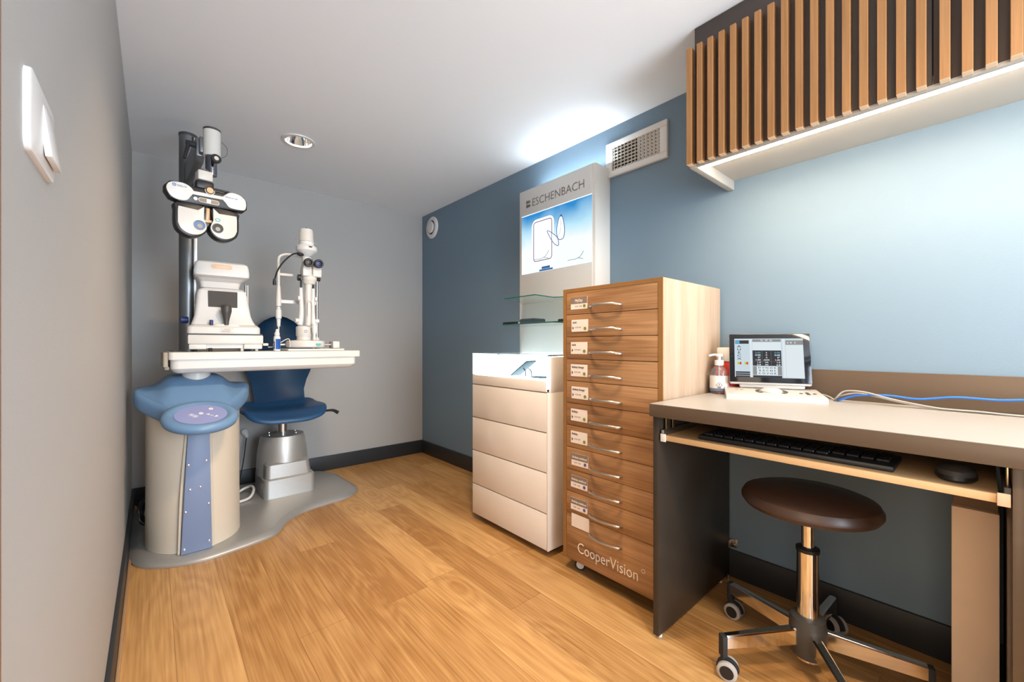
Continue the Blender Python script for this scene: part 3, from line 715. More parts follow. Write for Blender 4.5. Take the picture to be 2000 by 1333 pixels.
# soap
t = T('hand_gel_bottle', 'clear pump bottle of hand gel with white label beside the console', 'bottle', (1.746, .712, .8))
def xf(bm, m_): bm.transform(m_); return bm
gl = t.part('bottle', lathe(nb(), [(.026, .0005), (.031, .004), (.0315, .075), (.030, .088), (.022, .102), (.013, .110), (.012, .116)], n=36), M['gel'])
bm = nb(); lathe(bm, [(.0318, .012), (.0319, .072)], n=36, caps=False); t.part('label', bm, M['white'])
t.part('label_band', lathe(nb(), [(.0321, .012), (.0321, .022)], n=36, caps=False), M['lens'])
va = math.atan2(-.712, -1.746)
lm = Matrix.Rotation(va+R(90), 4, 'Z') @ basis((1, 0, 0), (0, 0, 1), (0, -.0323, 0))
bm = nb()
for a, b_ in (((0, .046), (.010, .036)), ((.010, .036), (0, .026)), ((0, .026), (-.010, .036)), ((-.010, .036), (0, .046))):
    tube(bm, [lm @ Vector((*a, 0)), lm @ Vector((*b_, 0))], .0006, 5, 0)
t.part('hazard_mark', bm, M['text_dark']); t.part('hazard_mark', text_bm('!', .014, lm @ Matrix.Translation((0, .031, 0)), .0003, .0004, 'CENTER'), M['text_dark'])
t.part('label_print', text_bm('|||||', .009, lm @ Matrix.Translation((0, .0235, 0)), .0003, 0, 'CENTER'), M['text_dark'])
cp = t.part('pump_collar', lathe(nb(), [(.0155, .112), (.0155, .131), (.012, .133)], n=28), M['white'])
t.part('pump_stem', cyl(nb(), (0, 0, .132), (0, 0, .148), .005), M['white'])
dirn = Vector((-math.sin(YAW-.1), math.cos(YAW-.1), 0))*-1
nz = Vector((-.45, .75, 0)).normalized()
bm = nb(); lathe(bm, [(.010, .146), (.012, .149), (.012, .155), (.008, .158)], n=24); tube(bm, [Vector((0, 0, .153)), nz*.018+Vector((0, 0, .154)), nz*.034+Vector((0, 0, .150))], .004, 8); t.part('pump_head', bm, M['white'])
t.part('dip_tube', cyl(nb(), (0, 0, .01), (0, 0, .112), .002, n=8), M['white'])

t.o.scale = (1.13, 1.13, 1.02)

t = T('sharps_container', 'red container with a cream lid behind the hand gel bottle', 'container', (1.803, .688, .8), R(-10))
t.part('body', bb(nb(), -.045, .045, -.035, .035, .0, .128, .006), M['red'])
t.part('lid', bb(nb(), -.046, .046, -.036, .036, .1285, .187, .006), M['ivory'])

# cables on the desk
w1 = [(1.825, .349, .803), (1.79, .339, .813), (1.79, .320, .836), (1.79, .294, .842), (1.79, .255, .839), (1.79, .198, .824), (1.79, .132, .812), (1.79, .082, .806), (1.79, .007, .806), (1.79, -.055, .804), (1.79, -.2, .804)]
solo('network_cable', tube(nb(), [(1.83, .342, .802), (1.80, .330, .807), (1.80, .292, .824), (1.80, .239, .832), (1.80, .194, .833), (1.80, .135, .829), (1.80, .057, .842), (1.80, -.025, .842), (1.80, -.1, .848), (1.80, -.25, .84)], .0034, 8), M['cable_blue'], 'bright blue network cable running along the back of the desk', 'cable', (1.8, .1, .8))
solo('grey_cable', tube(nb(), w1, .0026, 8), M['cable_grey'], 'upper grey cable arching above the desk beside the blue cable', 'cable', (1.79, .1, .8))
solo('grey_cable', tube(nb(), [(1.832, .351, .802), (1.80, .325, .822), (1.80, .285, .834), (1.80, .24, .828), (1.80, .18, .815), (1.80, .11, .805), (1.798, .04, .8035), (1.798, -.06, .8035), (1.8, -.2, .8035)], .0026, 8), M['cable_grey'], 'lower grey cable lying on the desk beneath the blue cable', 'cable', (1.8, .1, .8))
solo('console_cable', tube(nb(), [(1.862, .415, .805), (1.856, .392, .815), (1.843, .368, .810), (1.835, .353, .803)], .0026, 8), M['cable_grey'], 'short grey cable leaving the back of the refraction console', 'cable', (1.86, .4, .8))
solo('black_cable', tube(nb(), [(1.80, .09, .8045), (1.805, .03, .8045), (1.800, -.05, .8045), (1.80, -.2, .8045)], .0035, 8), M['black'], 'black cable lying on the desk by the backsplash at the right edge', 'cable', (1.8, 0, .8))

# keyboard and mouse on the tray
t = T('computer_keyboard', 'black computer keyboard on the pull out tray', 'keyboard', (1.39, .37, .6955))
t.part('body', bb(nb(), 1.318, 1.465, .140, .605, .6958, .710, .004), M['black'], world=True)
kb = nb()
for r_ in range(5):
    for c_ in range(15 if r_ else 11):
        w_ = .0165 if (r_ or c_ < 3 or c_ > 7) else .018
        x = 1.342+r_*.0235; y = .590-c_*.0295
        bb(kb, x-.0085, x+.0085, y-.0245, y, .7101, .7165, .0015, 1)
t.part('keys', kb, M['black'], world=True)
t = T('computer_mouse', 'black computer mouse on the right of the pull out tray', 'mouse', (1.37, .042, .6955))
bm = nb(); lathe(bm, [(.030, .0005), (.034, .006), (.0335, .014)], (1.372, .042, .6955), n=30, sx=1.5, sy=1); t.part('base', bm, M['black'], world=True)
bm = nb(); lathe(bm, [(.0333, .0142), (.030, .024), (.020, .032), (.006, .035)], (1.372, .042, .6955), n=30, sx=1.5, sy=1); t.part('shell', bm, M['dark_grey'], world=True)
solo('cable_loop', tube(nb(), [(1.52, .29, .6765), (1.50, .27, .655), (1.50, .24, .652), (1.50, .215, .668), (1.50, .20, .6765)], .0022, 8), M['black'], 'thin black cable loop hanging below the keyboard tray', 'cable', (1.5, .25, .66))

# ------------------------------------------------------------------ stool
SX, SY = 1.516, .356
t = T('stool', 'round brown swivel stool with chrome five arm base under the desk', 'stool', (SX, SY, 0))
t.part('seat', lathe(nb(), [(.04, .490), (.150, .494), (.170, .500), (.178, .512), (.178, .522), (.170, .536), (.150, .544), (.08, .551), (.001, .552)], n=56), M['brown_leather'])
t.part('piston', cyl(nb(), (0, 0, .36), (0, 0, .491), .017, n=32), M['chrome'])
t.part('piston_collar', lathe(nb(), [(.031, .366), (.031, .376), (.018, .380)], n=32), M['black'])
t.part('column', cyl(nb(), (0, 0, .165), (0, 0, .366), .029, n=40), M['chrome'])
t.part('hub', lathe(nb(), [(.044, .052), (.048, .060), (.049, .135), (.045, .165), (.034, .170)], n=36), M['dark_grey'])
t.part('hub_ring', lathe(nb(), [(.036, .042), (.036, .0518)], n=32), M['chrome'])
for a in (143.6, 71, -2, -73.5, -146):
    m_ = Matrix.Rotation(R(a), 4, 'Z')
    bm = nb(); loft(bm, [[(.045, -.014, .090), (.045, .014, .090), (.045, .014, .133), (.045, .009, .137), (.045, -.009, .137), (.045, -.014, .133)],
                         [(.265, -.011, .088), (.265, .011, .088), (.265, .011, .121), (.265, .007, .125), (.265, -.007, .125), (.265, -.011, .121)]])
    bm.transform(m_); ar = t.part('arm', bm, M['chrome'])
    bm = nb(); bb(bm, .265, .280, -.012, .012, .060, .123, .002); bm.transform(m_); t.part('end_cap', bm, M['rubber'], parent=ar)
for a, sw in ((143.6, -40), (71, 15), (-2, 55), (-73.5, 30), (-146, 0)):
    m_ = Matrix.Rotation(R(a), 4, 'Z') @ Matrix.Translation((.272, 0, 0)) @ Matrix.Rotation(R(sw), 4, 'Z')
    c = None
    bm = nb()
    for s_ in (-1, 1): lathe(bm, [(.024, s_*.008), (.0275, s_*.010), (.0275, s_*.020), (.024, s_*.022)], (-.012, 0, .0275), (0, 1, 0), 30)
    bm.transform(m_); c = t.part('caster', bm, mat('grey_tread', (.40, .37, .34), .55))
    bm = nb(); lathe(bm, [(.019, -.0228), (.019, .0228)], (-.012, 0, .0275), (0, 1, 0), 24); bm.transform(m_); t.part('wheel_disc', bm, M['black'], parent=c)
    bm = nb(); pts = [(-.012+.031*math.cos(R(q)), .0275+.031*math.sin(R(q))) for q in range(0, 181, 15)]+[(-.043, .02), (.019, .02)]
    prism(bm, [(x_, z_) for x_, z_ in pts[:13]], -.0065, .0065, basis((1, 0, 0), (0, 0, 1)))
    cyl(bm, (0, 0, .05), (0, 0, .075), .008, n=16)
    bm.transform(m_); t.part('fork', bm, M['rubber'], parent=c)

# ------------------------------------------------------------------ ophthalmic unit
UX, UY = .155, 2.66
U = T('examination_unit', 'silver and blue ophthalmic instrument unit with column, keypad, table and floor plate', 'medical equipment', (UX, UY, 0), R(1))
# floor plate, world outline
pl = [(-.088, 2.72), (-.075, 2.55), (-.02, 2.445), (.081, 2.378), (.181, 2.357), (.301, 2.373), (.436, 2.407), (.503, 2.450), (.562, 2.551), (.666, 2.645), (.82, 2.684), (.953, 2.71), (1.04, 2.787), (1.068, 2.88), (1.060, 3.10), (1.045, 3.27), (.96, 3.395), (.80, 3.41), (.5, 3.41), (.2, 3.41), (.0, 3.40), (-.075, 3.33), (-.088, 3.1)]
o2 = [(p.x, p.y) for p in catmull([(a, c_, 0) for a, c_ in pl], 5, True)]
bm = nb()
def inset(pts, d):
    n = len(pts); out = []
    for i in range(n):
        a = Vector(pts[i-1]); b_ = Vector(pts[(i+1) % n]); tt = (b_-a).normalized(); nn = Vector((-tt.y, tt.x)); out.append((pts[i][0]+nn.x*d, pts[i][1]+nn.y*d))
    return out
rings = [[(x, y, .001) for x, y in o2], [(x, y, .010) for x, y in o2], [(x, y, .017) for x, y in inset(o2, .006)], [(x, y, .026) for x, y in inset(o2, .028)], [(x, y, .030) for x, y in inset(o2, .04)]]
loft(bm, rings)
U.part('floor_plate', bm, M['silver'], world=True)
# column body (oval)
bm = nb(); rg = []
for z in (.031, .05, .3, .55, .70, .76):
    ring = []
    for i in range(56):
        a = 2*math.pi*i/56; k = 1.0 + (.012 if z < .2 else 0)
        x = .008+.19*k*math.cos(a); y = .225*k*math.sin(a)
        zz = z
        if z > .69: zz = z - .02 + .6*min(0, y+.0)*(1 if z > .69 else 0)
        ring.append((x, y, zz))
    rg.append(ring)
loft(bm, rg); U.part('column_body', bm, M['cream_metal'])
# blue stripe panel
bm = nb(); prism(bm, [(-.062, .032), (.054, .032), (.044, .60), (-.036, .60)], 0, .03, front(-.212), .0015)
sp_ = U.part('front_panel', bm, M['stripe'])
for x, z in ((-.050, .055), (.043, .068), (-.045, .225), (.041, .245), (-.029, .325), (.010, .330), (-.034, .44), (.032, .45)):
    U.part('screw', lathe(nb(), [(.0052, 0), (.0045, .003), (.001, .004)], (x, -.242, z), (0, -1, 0), 14), M['chrome'], parent=sp_)
bm = nb(); tube(bm, [(-.068, -.222, .032), (-.060, -.222, .3), (-.041, -.222, .58)], .006, 8); tube(bm, [(.060, -.222, .032), (.055, -.222, .3), (.049, -.222, .58)], .006, 8)
U.part('panel_seam', bm, M['cream_metal'])
# blue collar
ou_ = [(-.225, .02), (-.218, -.05), (-.175, -.115), (-.135, -.17), (-.10, -.225), (-.05, -.26), (.01, -.27), (.07, -.26), (.115, -.225), (.15, -.17), (.195, -.11), (.236, -.04), (.243, .03), (.215, .10), (.14, .17), (.01, .2), (-.12, .17), (-.20, .1)]
o3 = [(p.x, p.y) for p in catmull([(a, c_, 0) for a, c_ in ou_], 5, True)]
def ss(a, b_, x):
    x = max(0, min(1, (x-a)/(b_-a))); return x*x*(3-2*x)
def zc(x, y):
    z = .843 - .17*ss(.0, .27, -y) - .052*ss(.09, .17, abs(x-.008))*(1-ss(.05, .22, -y))
    return z
U.part('collar', field(nb(), o3, zc, .085, 14, .022, .008, -.03), M['blue_plastic'], sharp=60)
TL = Matrix.Translation((.006, -.315, .672)) @ Matrix.Rotation(R(20), 4, 'X')
bm = nb(); lathe(bm, [(.001, -.032), (.118, -.032), (.138, -.022), (.144, -.004), (.138, .012), (.124, .018), (.108, .016), (.099, .008), (.001, .008)], n=56, sy=.93); bm.transform(TL)
kp = U.part('keypad_ring', bm, M['blue_plastic'], sharp=60)
bm = nb(); lathe(bm, [(.098, .0082), (.097, .0105), (.001, .0105)], n=48, sy=.93); bm.transform(TL); U.part('keypad', bm, M['lavender'], parent=kp)
def ico(name, bm): bm.transform(TL @ Matrix.Translation((0, 0, .0107))); U.part(name, bm, M['text_white'], parent=kp)
for x, y in ((.040, .045), (.0, .008)):
    bm = nb(); tube(bm, [(x+.007*math.cos(a), y+.007*math.sin(a), 0) for a in [i*.524 for i in range(12)]], .0022, 6, 1, True); ico('button', bm)
for x, y in ((-.035, .002), (-.022, -.016)):
    bm = nb(); tube(bm, [(x+.010*math.cos(a), y+.010*math.sin(a), 0) for a in [i*.524 for i in range(12)]], .0006, 5, 1, True); ball(bm, (x, y, 0), .004, (1.3, 1, .3), 10); ico('button', bm)
for x, y, d_ in ((.024, -.008, -1), (.052, -.030, 1)):
    bm = nb(); prism(bm, [(x-.008, y-.006*d_), (x+.008, y-.006*d_), (x+.004, y+.008*d_)], 0, .0006); ico('arrow_mark', bm)
bm = nb(); box(bm, (.038, -.019, 0), (.012, .003, .0008), rot=Matrix.Rotation(R(-30), 4, 'Z')); ico('arrow_mark', bm)
U.part('neck', cyl(nb(), (.014, 0, .80), (.014, 0, .875), .059, n=40), M['light_metal'])
# table
bm = nb(); prism(bm, rrect(-.104, .789, -.2, .12, .018), .928, .963, None, .004); tb = U.part('table_top', bm, M['ivory'])
bm = nb(); lo = rrect(-.083, .757, -.175, .10, .03); mi = rrect(-.096, .768, -.188, .11, .03); hi = rrect(-.098, .770, -.19, .112, .03)
loft(bm, [[(x, y, .862) for x, y in inset(lo, .015)], [(x, y, .868) for x, y in lo], [(x, y, .885) for x, y in mi], [(x, y, .9275) for x, y in hi]])
U.part('table_tray', bm, M['light_metal'])
bm = nb(); prism(bm, rrect(-.123, -.1045, -.19, .05, .006), .895, .962, None, .003); bb(bm, -.118, -.1, -.17, .03, .880, .896, .004)
U.part('table_handle', bm, M['groove'])
# pole
bm = nb(); lathe(bm, [(.039, .9635), (.039, 2.105)], (-.010, .135, 0), n=36); pole = U.part('pole', bm, M['alu'])
U.part('pole_cap', lathe(nb(), [(.0405, 2.105), (.0405, 2.118), (.036, 2.121)], (-.010, .135, 0), n=36), M['dark_grey'], parent=pole)
U.part('pole_strip', bb(nb(), .006, .010, .095, .103, .965, 2.10), M['black'], parent=pole)
U.part('pole_strip', bb(nb(), .011, .0265, .1005, .110, .965, 2.10, .002), M['alu_light'], parent=pole)
U.part('knob', cyl(nb(), (-.045, .09, 1.128), (-.012, .09, 1.128), .017, n=20, bev=.003), M['navy'], parent=pole)
# arm (world coordinates): from pole to head
pa = Vector((.140, 2.775, 1.895)); pb_ = Vector((.163, 2.350, 1.895)); dv = (pb_-pa); ang = math.atan2(dv.y, dv.x)
am = Matrix.Translation(pa) @ Matrix.Rotation(ang, 4, 'Z')
bm = nb(); prism(bm, [(0, -.055), (dv.length-.03, -.055), (dv.length, -.035), (dv.length+.012, -.0), (dv.length+.006, .045), (dv.length-.03, .052), (0, .052)], -.016, .016, am @ basis((1, 0, 0), (0, 0, 1)), .006)
arm = U.part('arm', bm, M['alu'], world=True)
bm = nb(); cyl(bm, (.148, 2.352, 1.905), (.112, 2.350, 1.905), .013, n=16, bev=.002); cyl(bm, (.122, 2.345, 1.905), (.106, 2.325, 1.825), .008, .006, n=12)
U.part('clamp_lever', bm, M['rubber'], parent=arm, world=True)
hx, hy = .203, 2.305
bm = nb(); lathe(bm, [(.033, 1.850), (.033, 1.966)], (hx, hy, 0), n=40); hd = U.part('head_cylinder', bm, M['ivory'], world=True)
U.part('head_cap', lathe(nb(), [(.0335, 1.966), (.0335, 1.974), (.030, 1.977)], (hx, hy, 0), n=40), M['dark_grey'], parent=hd, world=True)
U.part('head_link', bb(nb(), .158, .185, 2.31, 2.37, 1.865, 1.935, .004), M['alu'], world=True)
U.part('cylinder_spindle', cyl(nb(), (hx-.003, hy, 1.765), (hx-.003, hy, 1.8498), .022, n=32), M['dark_chrome'], parent=hd, world=True)
bm = nb(); cyl(bm, (hx+.003, hy-.018, 1.825), (hx+.009, hy-.045, 1.828), .010, n=20); cyl(bm, (hx+.009, hy-.045, 1.828), (hx+.011, hy-.057, 1.829), .020, n=28, bev=.002)
kn = U.part('clamp_knob', bm, M['black'], parent=hd, world=True)
U.part('knob_cap', cyl(nb(), (hx+.011, hy-.057, 1.829), (hx+.0115, hy-.059, 1.8292), .009, n=20), M['ivory'], parent=hd, world=True)
U.part('wire', tube(nb(), [(hx+.034, hy, 1.93), (hx+.055, hy, 1.91), (hx+.055, hy, 1.875), (hx+.032, hy, 1.853)], .0011, 6), M['dark_grey'], parent=hd, world=True)

# ------------------------------------------------------------------ phoropter
PX, PY = .179, 2.259
t = T('phoropter', 'white and black automatic phoropter head hanging from the unit arm', 'phoropter', (PX, PY, 1.65), R(8))
def F(y): return front(y) @ Matrix.Translation((0, -1.65, 0))
t.part('bracket', bb(nb(), -.030, .025, .0, .06, .075, .118, .006), M['ivory'])
bm = nb(); bb(bm, -.035, .03, .005, .05, .038, .074, .006); cyl(bm, (.02, -.012, .040), (.082, -.016, .040), .0045, n=12, bev=.001); t.part('mount', bm, M['black'])
t.part('mount_post', cyl(nb(), (.0, .035, .115), (.004, .040, .125), .018), M['steel'])
OUT = [(-.146, 1.638), (-.146, 1.662), (-.130, 1.682), (-.095, 1.688), (-.060, 1.683), (-.045, 1.679), (.062, 1.683), (.080, 1.693), (.112, 1.694), (.140, 1.682), (.152, 1.662), (.152, 1.628), (.140, 1.614), (.105, 1.610), (-.10, 1.602), (-.130, 1.612)]
bm = nb(); prism(bm, OUT, 0, .045, F(.022), .008); t.part('crossbar', bm, M['black'])
LW = [(-.140, 1.640), (-.140, 1.660), (-.126, 1.676), (-.094, 1.682), (-.068, 1.676), (-.050, 1.655), (-.062, 1.630), (-.075, 1.612), (-.10, 1.608), (-.126, 1.617)]
RW = [(.052, 1.655), (.068, 1.676), (.085, 1.688), (.112, 1.688), (.134, 1.677), (.145, 1.660), (.145, 1.634), (.136, 1.620), (.105, 1.617), (.080, 1.620), (.066, 1.636)]
for P_ in (LW, RW): bm = nb(); P_ = [(q.x, q.y) for q in catmull([(a, c_, 0) for a, c_ in P_], 3, True)]; prism(bm, P_, 0, .004, F(-.0225), .0012); t.part('cover', bm, M['white'])
bm = nb(); prism(bm, [(-.056, 1.658), (.058, 1.662), (.060, 1.648), (-.058, 1.643)], 0, .003, F(-.0227), .001); t.part('cover', bm, M['white'])
bm = nb(); tube(bm, [F(-.028) @ Vector((*p, 0)) for p in rrect(-.034, .040, 1.617, 1.635, .0088)], .0014, 6, 0, True); t.part('level_window_rim', bm, M['white'])
t.part('level_window', prism(nb(), rrect(-.033, .039, 1.618, 1.634, .0078), 0, .003, F(-.0245)), mat('window_bronze', (.20, .15, .10), .3))
t.part('bubble_level', prism(nb(), rrect(-.006, .010, 1.6185, 1.6335, .002), 0, .002, F(-.0278)), M['white'])
t.part('level_button', cyl(nb(), (-.045, -.0225, .626-1.65+1.0), (-.045, -.030, -.024), .0075, n=16), M['white'])
bm = nb(); cyl(bm, (.006, -.020, .024), (.006, -.034, .024), .0125, n=24); t.part('tilt_knob', bm, M['copper'])
bm = nb(); tube(bm, [F(-.029) @ Vector((.006+.017*math.cos(R(a)), 1.674+.017*math.sin(R(a)), 0)) for a in range(170, 375, 20)], .0016, 6, 2); t.part('tilt_clip', bm, M['white'])
def lobe(sgn):
    pts = [(-.012, 1.604), (-.108, 1.600), (-.113, 1.57), (-.113, 1.515), (-.100, 1.482), (-.065, 1.462), (-.030, 1.468), (-.006, 1.490), (.0, 1.515), (-.012, 1.545)]
    return [(.003+(x-.003)*1.0, z) if sgn < 0 else (.003-(x-.003), z+.002) for x, z in pts]
def lobef(sgn):
    pts = [(-.013, 1.600), (-.035, 1.580), (-.102, 1.583), (-.104, 1.565), (-.104, 1.515), (-.092, 1.488), (-.062, 1.472), (-.030, 1.476), (-.010, 1.494), (-.004, 1.515), (-.014, 1.545)]
    return [(x, z) if sgn < 0 else (.006-x, z+.002) for x, z in pts]
for sg_ in (-1, 1):
    P_ = lobe(sg_); P_ = [(p.x, p.y) for p in catmull([(a, c_, 0) for a, c_ in P_], 3, True)]
    if sg_ > 0: P_.reverse()
    bm = nb(); prism(bm, P_, 0, .050, F(.030), .006); hs = t.part('lens_housing', bm, M['black'])
    P_ = lobef(sg_); P_ = P_[:4]+[(q.x, q.y) for q in catmull([(a, c_, 0) for a, c_ in P_[4:]], 4)]
    if sg_ > 0: P_.reverse()
    bm = nb(); prism(bm, P_, 0, .004, F(-.0205), .0015); t.part('face_plate', bm, M['ivory'], parent=hs)
    cxx = -.030 if sg_ < 0 else .036; czz = 1.516-1.65
    bm = nb(); lathe(bm, [(.021, 0), (.021, .003), (.017, .003), (.014, -.004)], (cxx, -.0248, czz), (0, -1, 0), 28, caps=False); t.part('eyepiece', bm, M['lens'] if sg_ < 0 else M['dark_grey'], parent=hs)
    t.part('aperture', lathe(nb(), [(.0185, .0005), (.0185, .001)], (cxx, -.0246, czz), (0, -1, 0), 24), M['lens'] if sg_ < 0 else M['black'], parent=hs)
    t.part('lens', lathe(nb(), [(.0095, .001), (.009, .0025)], (cxx, -.0250, czz-.004), (0, -1, 0), 20), M['cable_grey'], parent=hs)
bm = nb(); bb(bm, -.004, .010, -.012, -.004, 1.545-1.65, 1.60-1.65, .001); bb(bm, -.013, .019, -.014, -.002, 1.536-1.65, 1.549-1.65, .002); t.part('forehead_rest', bm, M['copper'])
def pt(s, size, x, z, m_, sx=1): t.part('lettering', text_bm(s, size, F(-.0272) @ Matrix.Translation((x, z, 0)), .0002, 0, 'LEFT', sx), m_)
pt('ESSILOR', .0095, -.106, 1.663, M['text_blue'], .95); pt('VISION-R 700', .0088, .062, 1.660, M['text_blue'], .95)
bm = nb(); tube(bm, [F(-.0272) @ Vector((-.116+.0055*math.cos(R(a)), 1.667+.0055*math.sin(R(a)), 0)) for a in range(0, 360, 30)], .0012, 6, 1, True); ball(bm, F(-.0270) @ Vector((-.116, 1.667, 0)), .002, n=8); t.part('emblem', bm, M['text_blue'])
bm = nb(); tube(bm, [F(-.0255) @ Vector((.036+.009*math.cos(R(a)), 1.553+.006*math.sin(R(a)), 0)) for a in range(0, 360, 30)], .0016, 6, 1, True); t.part('emblem', bm, M['teal'])

# ------------------------------------------------------------------ autorefractor
t = T('autorefractor', 'white autorefractor with dark screen and joystick on the left of the instrument table', 'autorefractor', (.128, 2.547, .9635), R(-3))
Z0 = .9635
def FB(y): return front(y) @ Matrix.Translation((0, -Z0, 0))
bm = nb(); bb(bm, .0, .318, .0, .27, 1.001-Z0, 1.048-Z0, .006); t.part('base', bm, M['ivory'])
bm = nb(); bb(bm, .004, .075, .004, .265, .975-Z0, 1.002-Z0, .005); bb(bm, .23, .314, .004, .265, .975-Z0, 1.002-Z0, .005); bb(bm, .07, .235, .02, .265, .980-Z0, 1.002-Z0); t.part('base_skirt', bm, M['ivory'])
for x, y in ((.03, .03), (.09, .02), (.225, .03), (.29, .03), (.03, .24), (.29, .24)): t.part('foot', cyl(nb(), (x, y, 0), (x, y, .018), .008, n=14), M['rubber'] if x < .2 else M['white'])
t.part('seam', bb(nb(), .004, .314, .004, .262, 1.0482-Z0, 1.0535-Z0), M['black'])
# carriage: loft of body sections (x0,x1,yfront,yback,z)
def body(secs, r=.02):
    rings = []
    for x0, x1, y0, y1, z in secs: rings.append([(x, y, z-Z0) for x, y in rrect(x0, x1, y0, y1, min(r, (x1-x0)/3, (y1-y0)/3))])
    return loft(nb(), rings)
t.part('carriage', body([(-.002, .304, -.002, .25, 1.054), (-.003, .305, -.003, .25, 1.060), (-.002, .304, -.002, .25, 1.085), (.004, .298, .004, .245, 1.092), (.016, .290, .02, .24, 1.100)]), M['ivory'])
P_ = [(.075, 1.088), (.235, 1.088), (.215, 1.094), (.200, 1.104), (.118, 1.104), (.100, 1.094)]
bm = nb(); prism(bm, P_, 0, .03, FB(.034), .003); t.part('control_ledge', bm, M['ivory'])
t.part('body', body([(.012, .288, .03, .235, 1.100), (.020, .276, .045, .235, 1.125), (.026, .268, .055, .235, 1.150), (.030, .262, .060, .235, 1.190), (.035, .252, .064, .235, 1.255), (.040, .246, .068, .235, 1.278), (.050, .236, .08, .23, 1.290), (.07, .22, .10, .22, 1.294)]), M['white'])
t.part('neck', body([(.050, .218, .095, .225, 1.2945), (.050, .220, .090, .23, 1.305), (.046, .226, .085, .235, 1.325), (.034, .244, .06, .24, 1.343)]), M['white'])
t.part('head', body([(.030, .250, .050, .24, 1.3432), (.024, .258, .035, .245, 1.352), (.022, .260, .034, .25, 1.370), (.026, .257, .040, .25, 1.40), (.030, .252, .046, .25, 1.418), (.040, .242, .06, .24, 1.427), (.06, .22, .08, .22, 1.430)], .016), M['white'])
t.part('badge', prism(nb(), rrect(.095, .183, 1.386, 1.410, .0115), 0, .004, FB(.041), .001), M['beige_badge'])
t.part('badge_text', text_bm('TONOREF', .010, FB(.0362) @ Matrix.Translation((.113, 1.393, 0)), .0002), M['label'])
SCM = Matrix.Translation((0, .0605, 0)) @ Matrix.Rotation(R(-4), 4, 'X')
bm = nb(); prism(bm, rrect(.082, .207, 1.192, 1.275, .003), 0, .004, FB(.064)); t.part('screen', bm, M['screen_off'])
t.part('joystick', lathe(nb(), [(.011, 1.098-Z0), (.011, 1.112-Z0), (.013, 1.125-Z0), (.021, 1.160-Z0), (.023, 1.168-Z0), (.023, 1.190-Z0), (.018, 1.199-Z0), (.008, 1.201-Z0)], (.156, .010, 0), n=28), M['dark_grey'])
t.part('knob', cyl(nb(), (.094, .012, 1.098-Z0), (.094, .012, 1.123-Z0), .008, n=18, bev=.002), M['navy'])
t.part('label_plate', prism(nb(), [(.130, 1.062), (.186, 1.062), (.186, 1.081), (.130, 1.081)], 0, .0012, FB(-.0028)), M['label'])
bm = nb()
for i in range(4): bb(bm, .134+(.012 if i == 0 else 0), .182-(.012 if i == 0 else .004*i), -.0046, -.0041, 1.0765-i*.0042-Z0, 1.0778-i*.0042-Z0)
bm2 = nb(); tube(bm, [FB(-.0042) @ Vector((*p, 0)) for p in ((.1305, 1.0625), (.1855, 1.0625), (.1855, 1.0805), (.1305, 1.0805))], .0005, 5, 0, True)
t.part('fine_print', bm, M['text_grey'])
t.part('chin_post', cyl(nb(), (.262, .255, .04), (.262, .255, 1.34-Z0), .006, n=14), M['steel'])
t.part('chin_post', cyl(nb(), (.272, .262, .04), (.272, .262, 1.34-Z0), .004, n=12), M['white'])
t.part('chin_post', cyl(nb(), (.02, .262, .04), (.02, .262, 1.36-Z0), .007, n=14), M['steel'])
bm = nb(); bb(bm, .3182, .345, .02, .05, .992-Z0, 1.006-Z0, .004); t.part('side_lever', bm, M['ivory'])
solo('instrument_cable', tube(nb(), [(.106, 2.56, .967), (.085, 2.54, .968), (.070, 2.51, .9675), (.060, 2.53, .970), (.075, 2.56, .967)], .0025, 8), M['dark_grey'], 'thin dark cable lying on the left end of the instrument table', 'cable', (.08, 2.53, .964))
solo('instrument_cable', tube(nb(), [(.472, 2.555, .985), (.495, 2.545, .987), (.52, 2.53, 1.005), (.56, 2.525, 1.030), (.572, 2.53, 1.02), (.574, 2.53, .985)], .0023, 8), M['ivory'], 'thin white cable curving from the autorefractor to the slit lamp', 'cable', (.52, 2.54, .964))

# dropper bottle
t = T('drops_bottle', 'small white and blue eye drops bottle on the instrument table', 'bottle', (.507, 2.515, .9635))
t.part('body', lathe(nb(), [(.014, .0003), (.0165, .003), (.0165, .072), (.014, .080), (.009, .084)], n=28), M['white'])
va = math.atan2(-2.515, -.507)
pts = [(.0168*math.cos(va+a), .0168*math.sin(va+a)) for a in [R(-75+7*i) for i in range(22)]]
bm = nb(); sheet(bm, [[(x, y, .01) for x, y in pts[8:]], [(x, y, .066) for x, y in pts[8:]]], .0003); t.part('label', bm, M['cable_blue'])
bm = nb(); sheet(bm, [[(x*1.01, y*1.01, .012) for x, y in pts[:7]], [(x*1.01, y*1.01, .052) for x, y in pts[:7]]], .0002); t.part('label', bm, M['lavender'])
t.part('cap', lathe(nb(), [(.0125, .0842), (.0125, .098), (.008, .104), (.006, .116), (.004, .119)], n=24), M['white'])

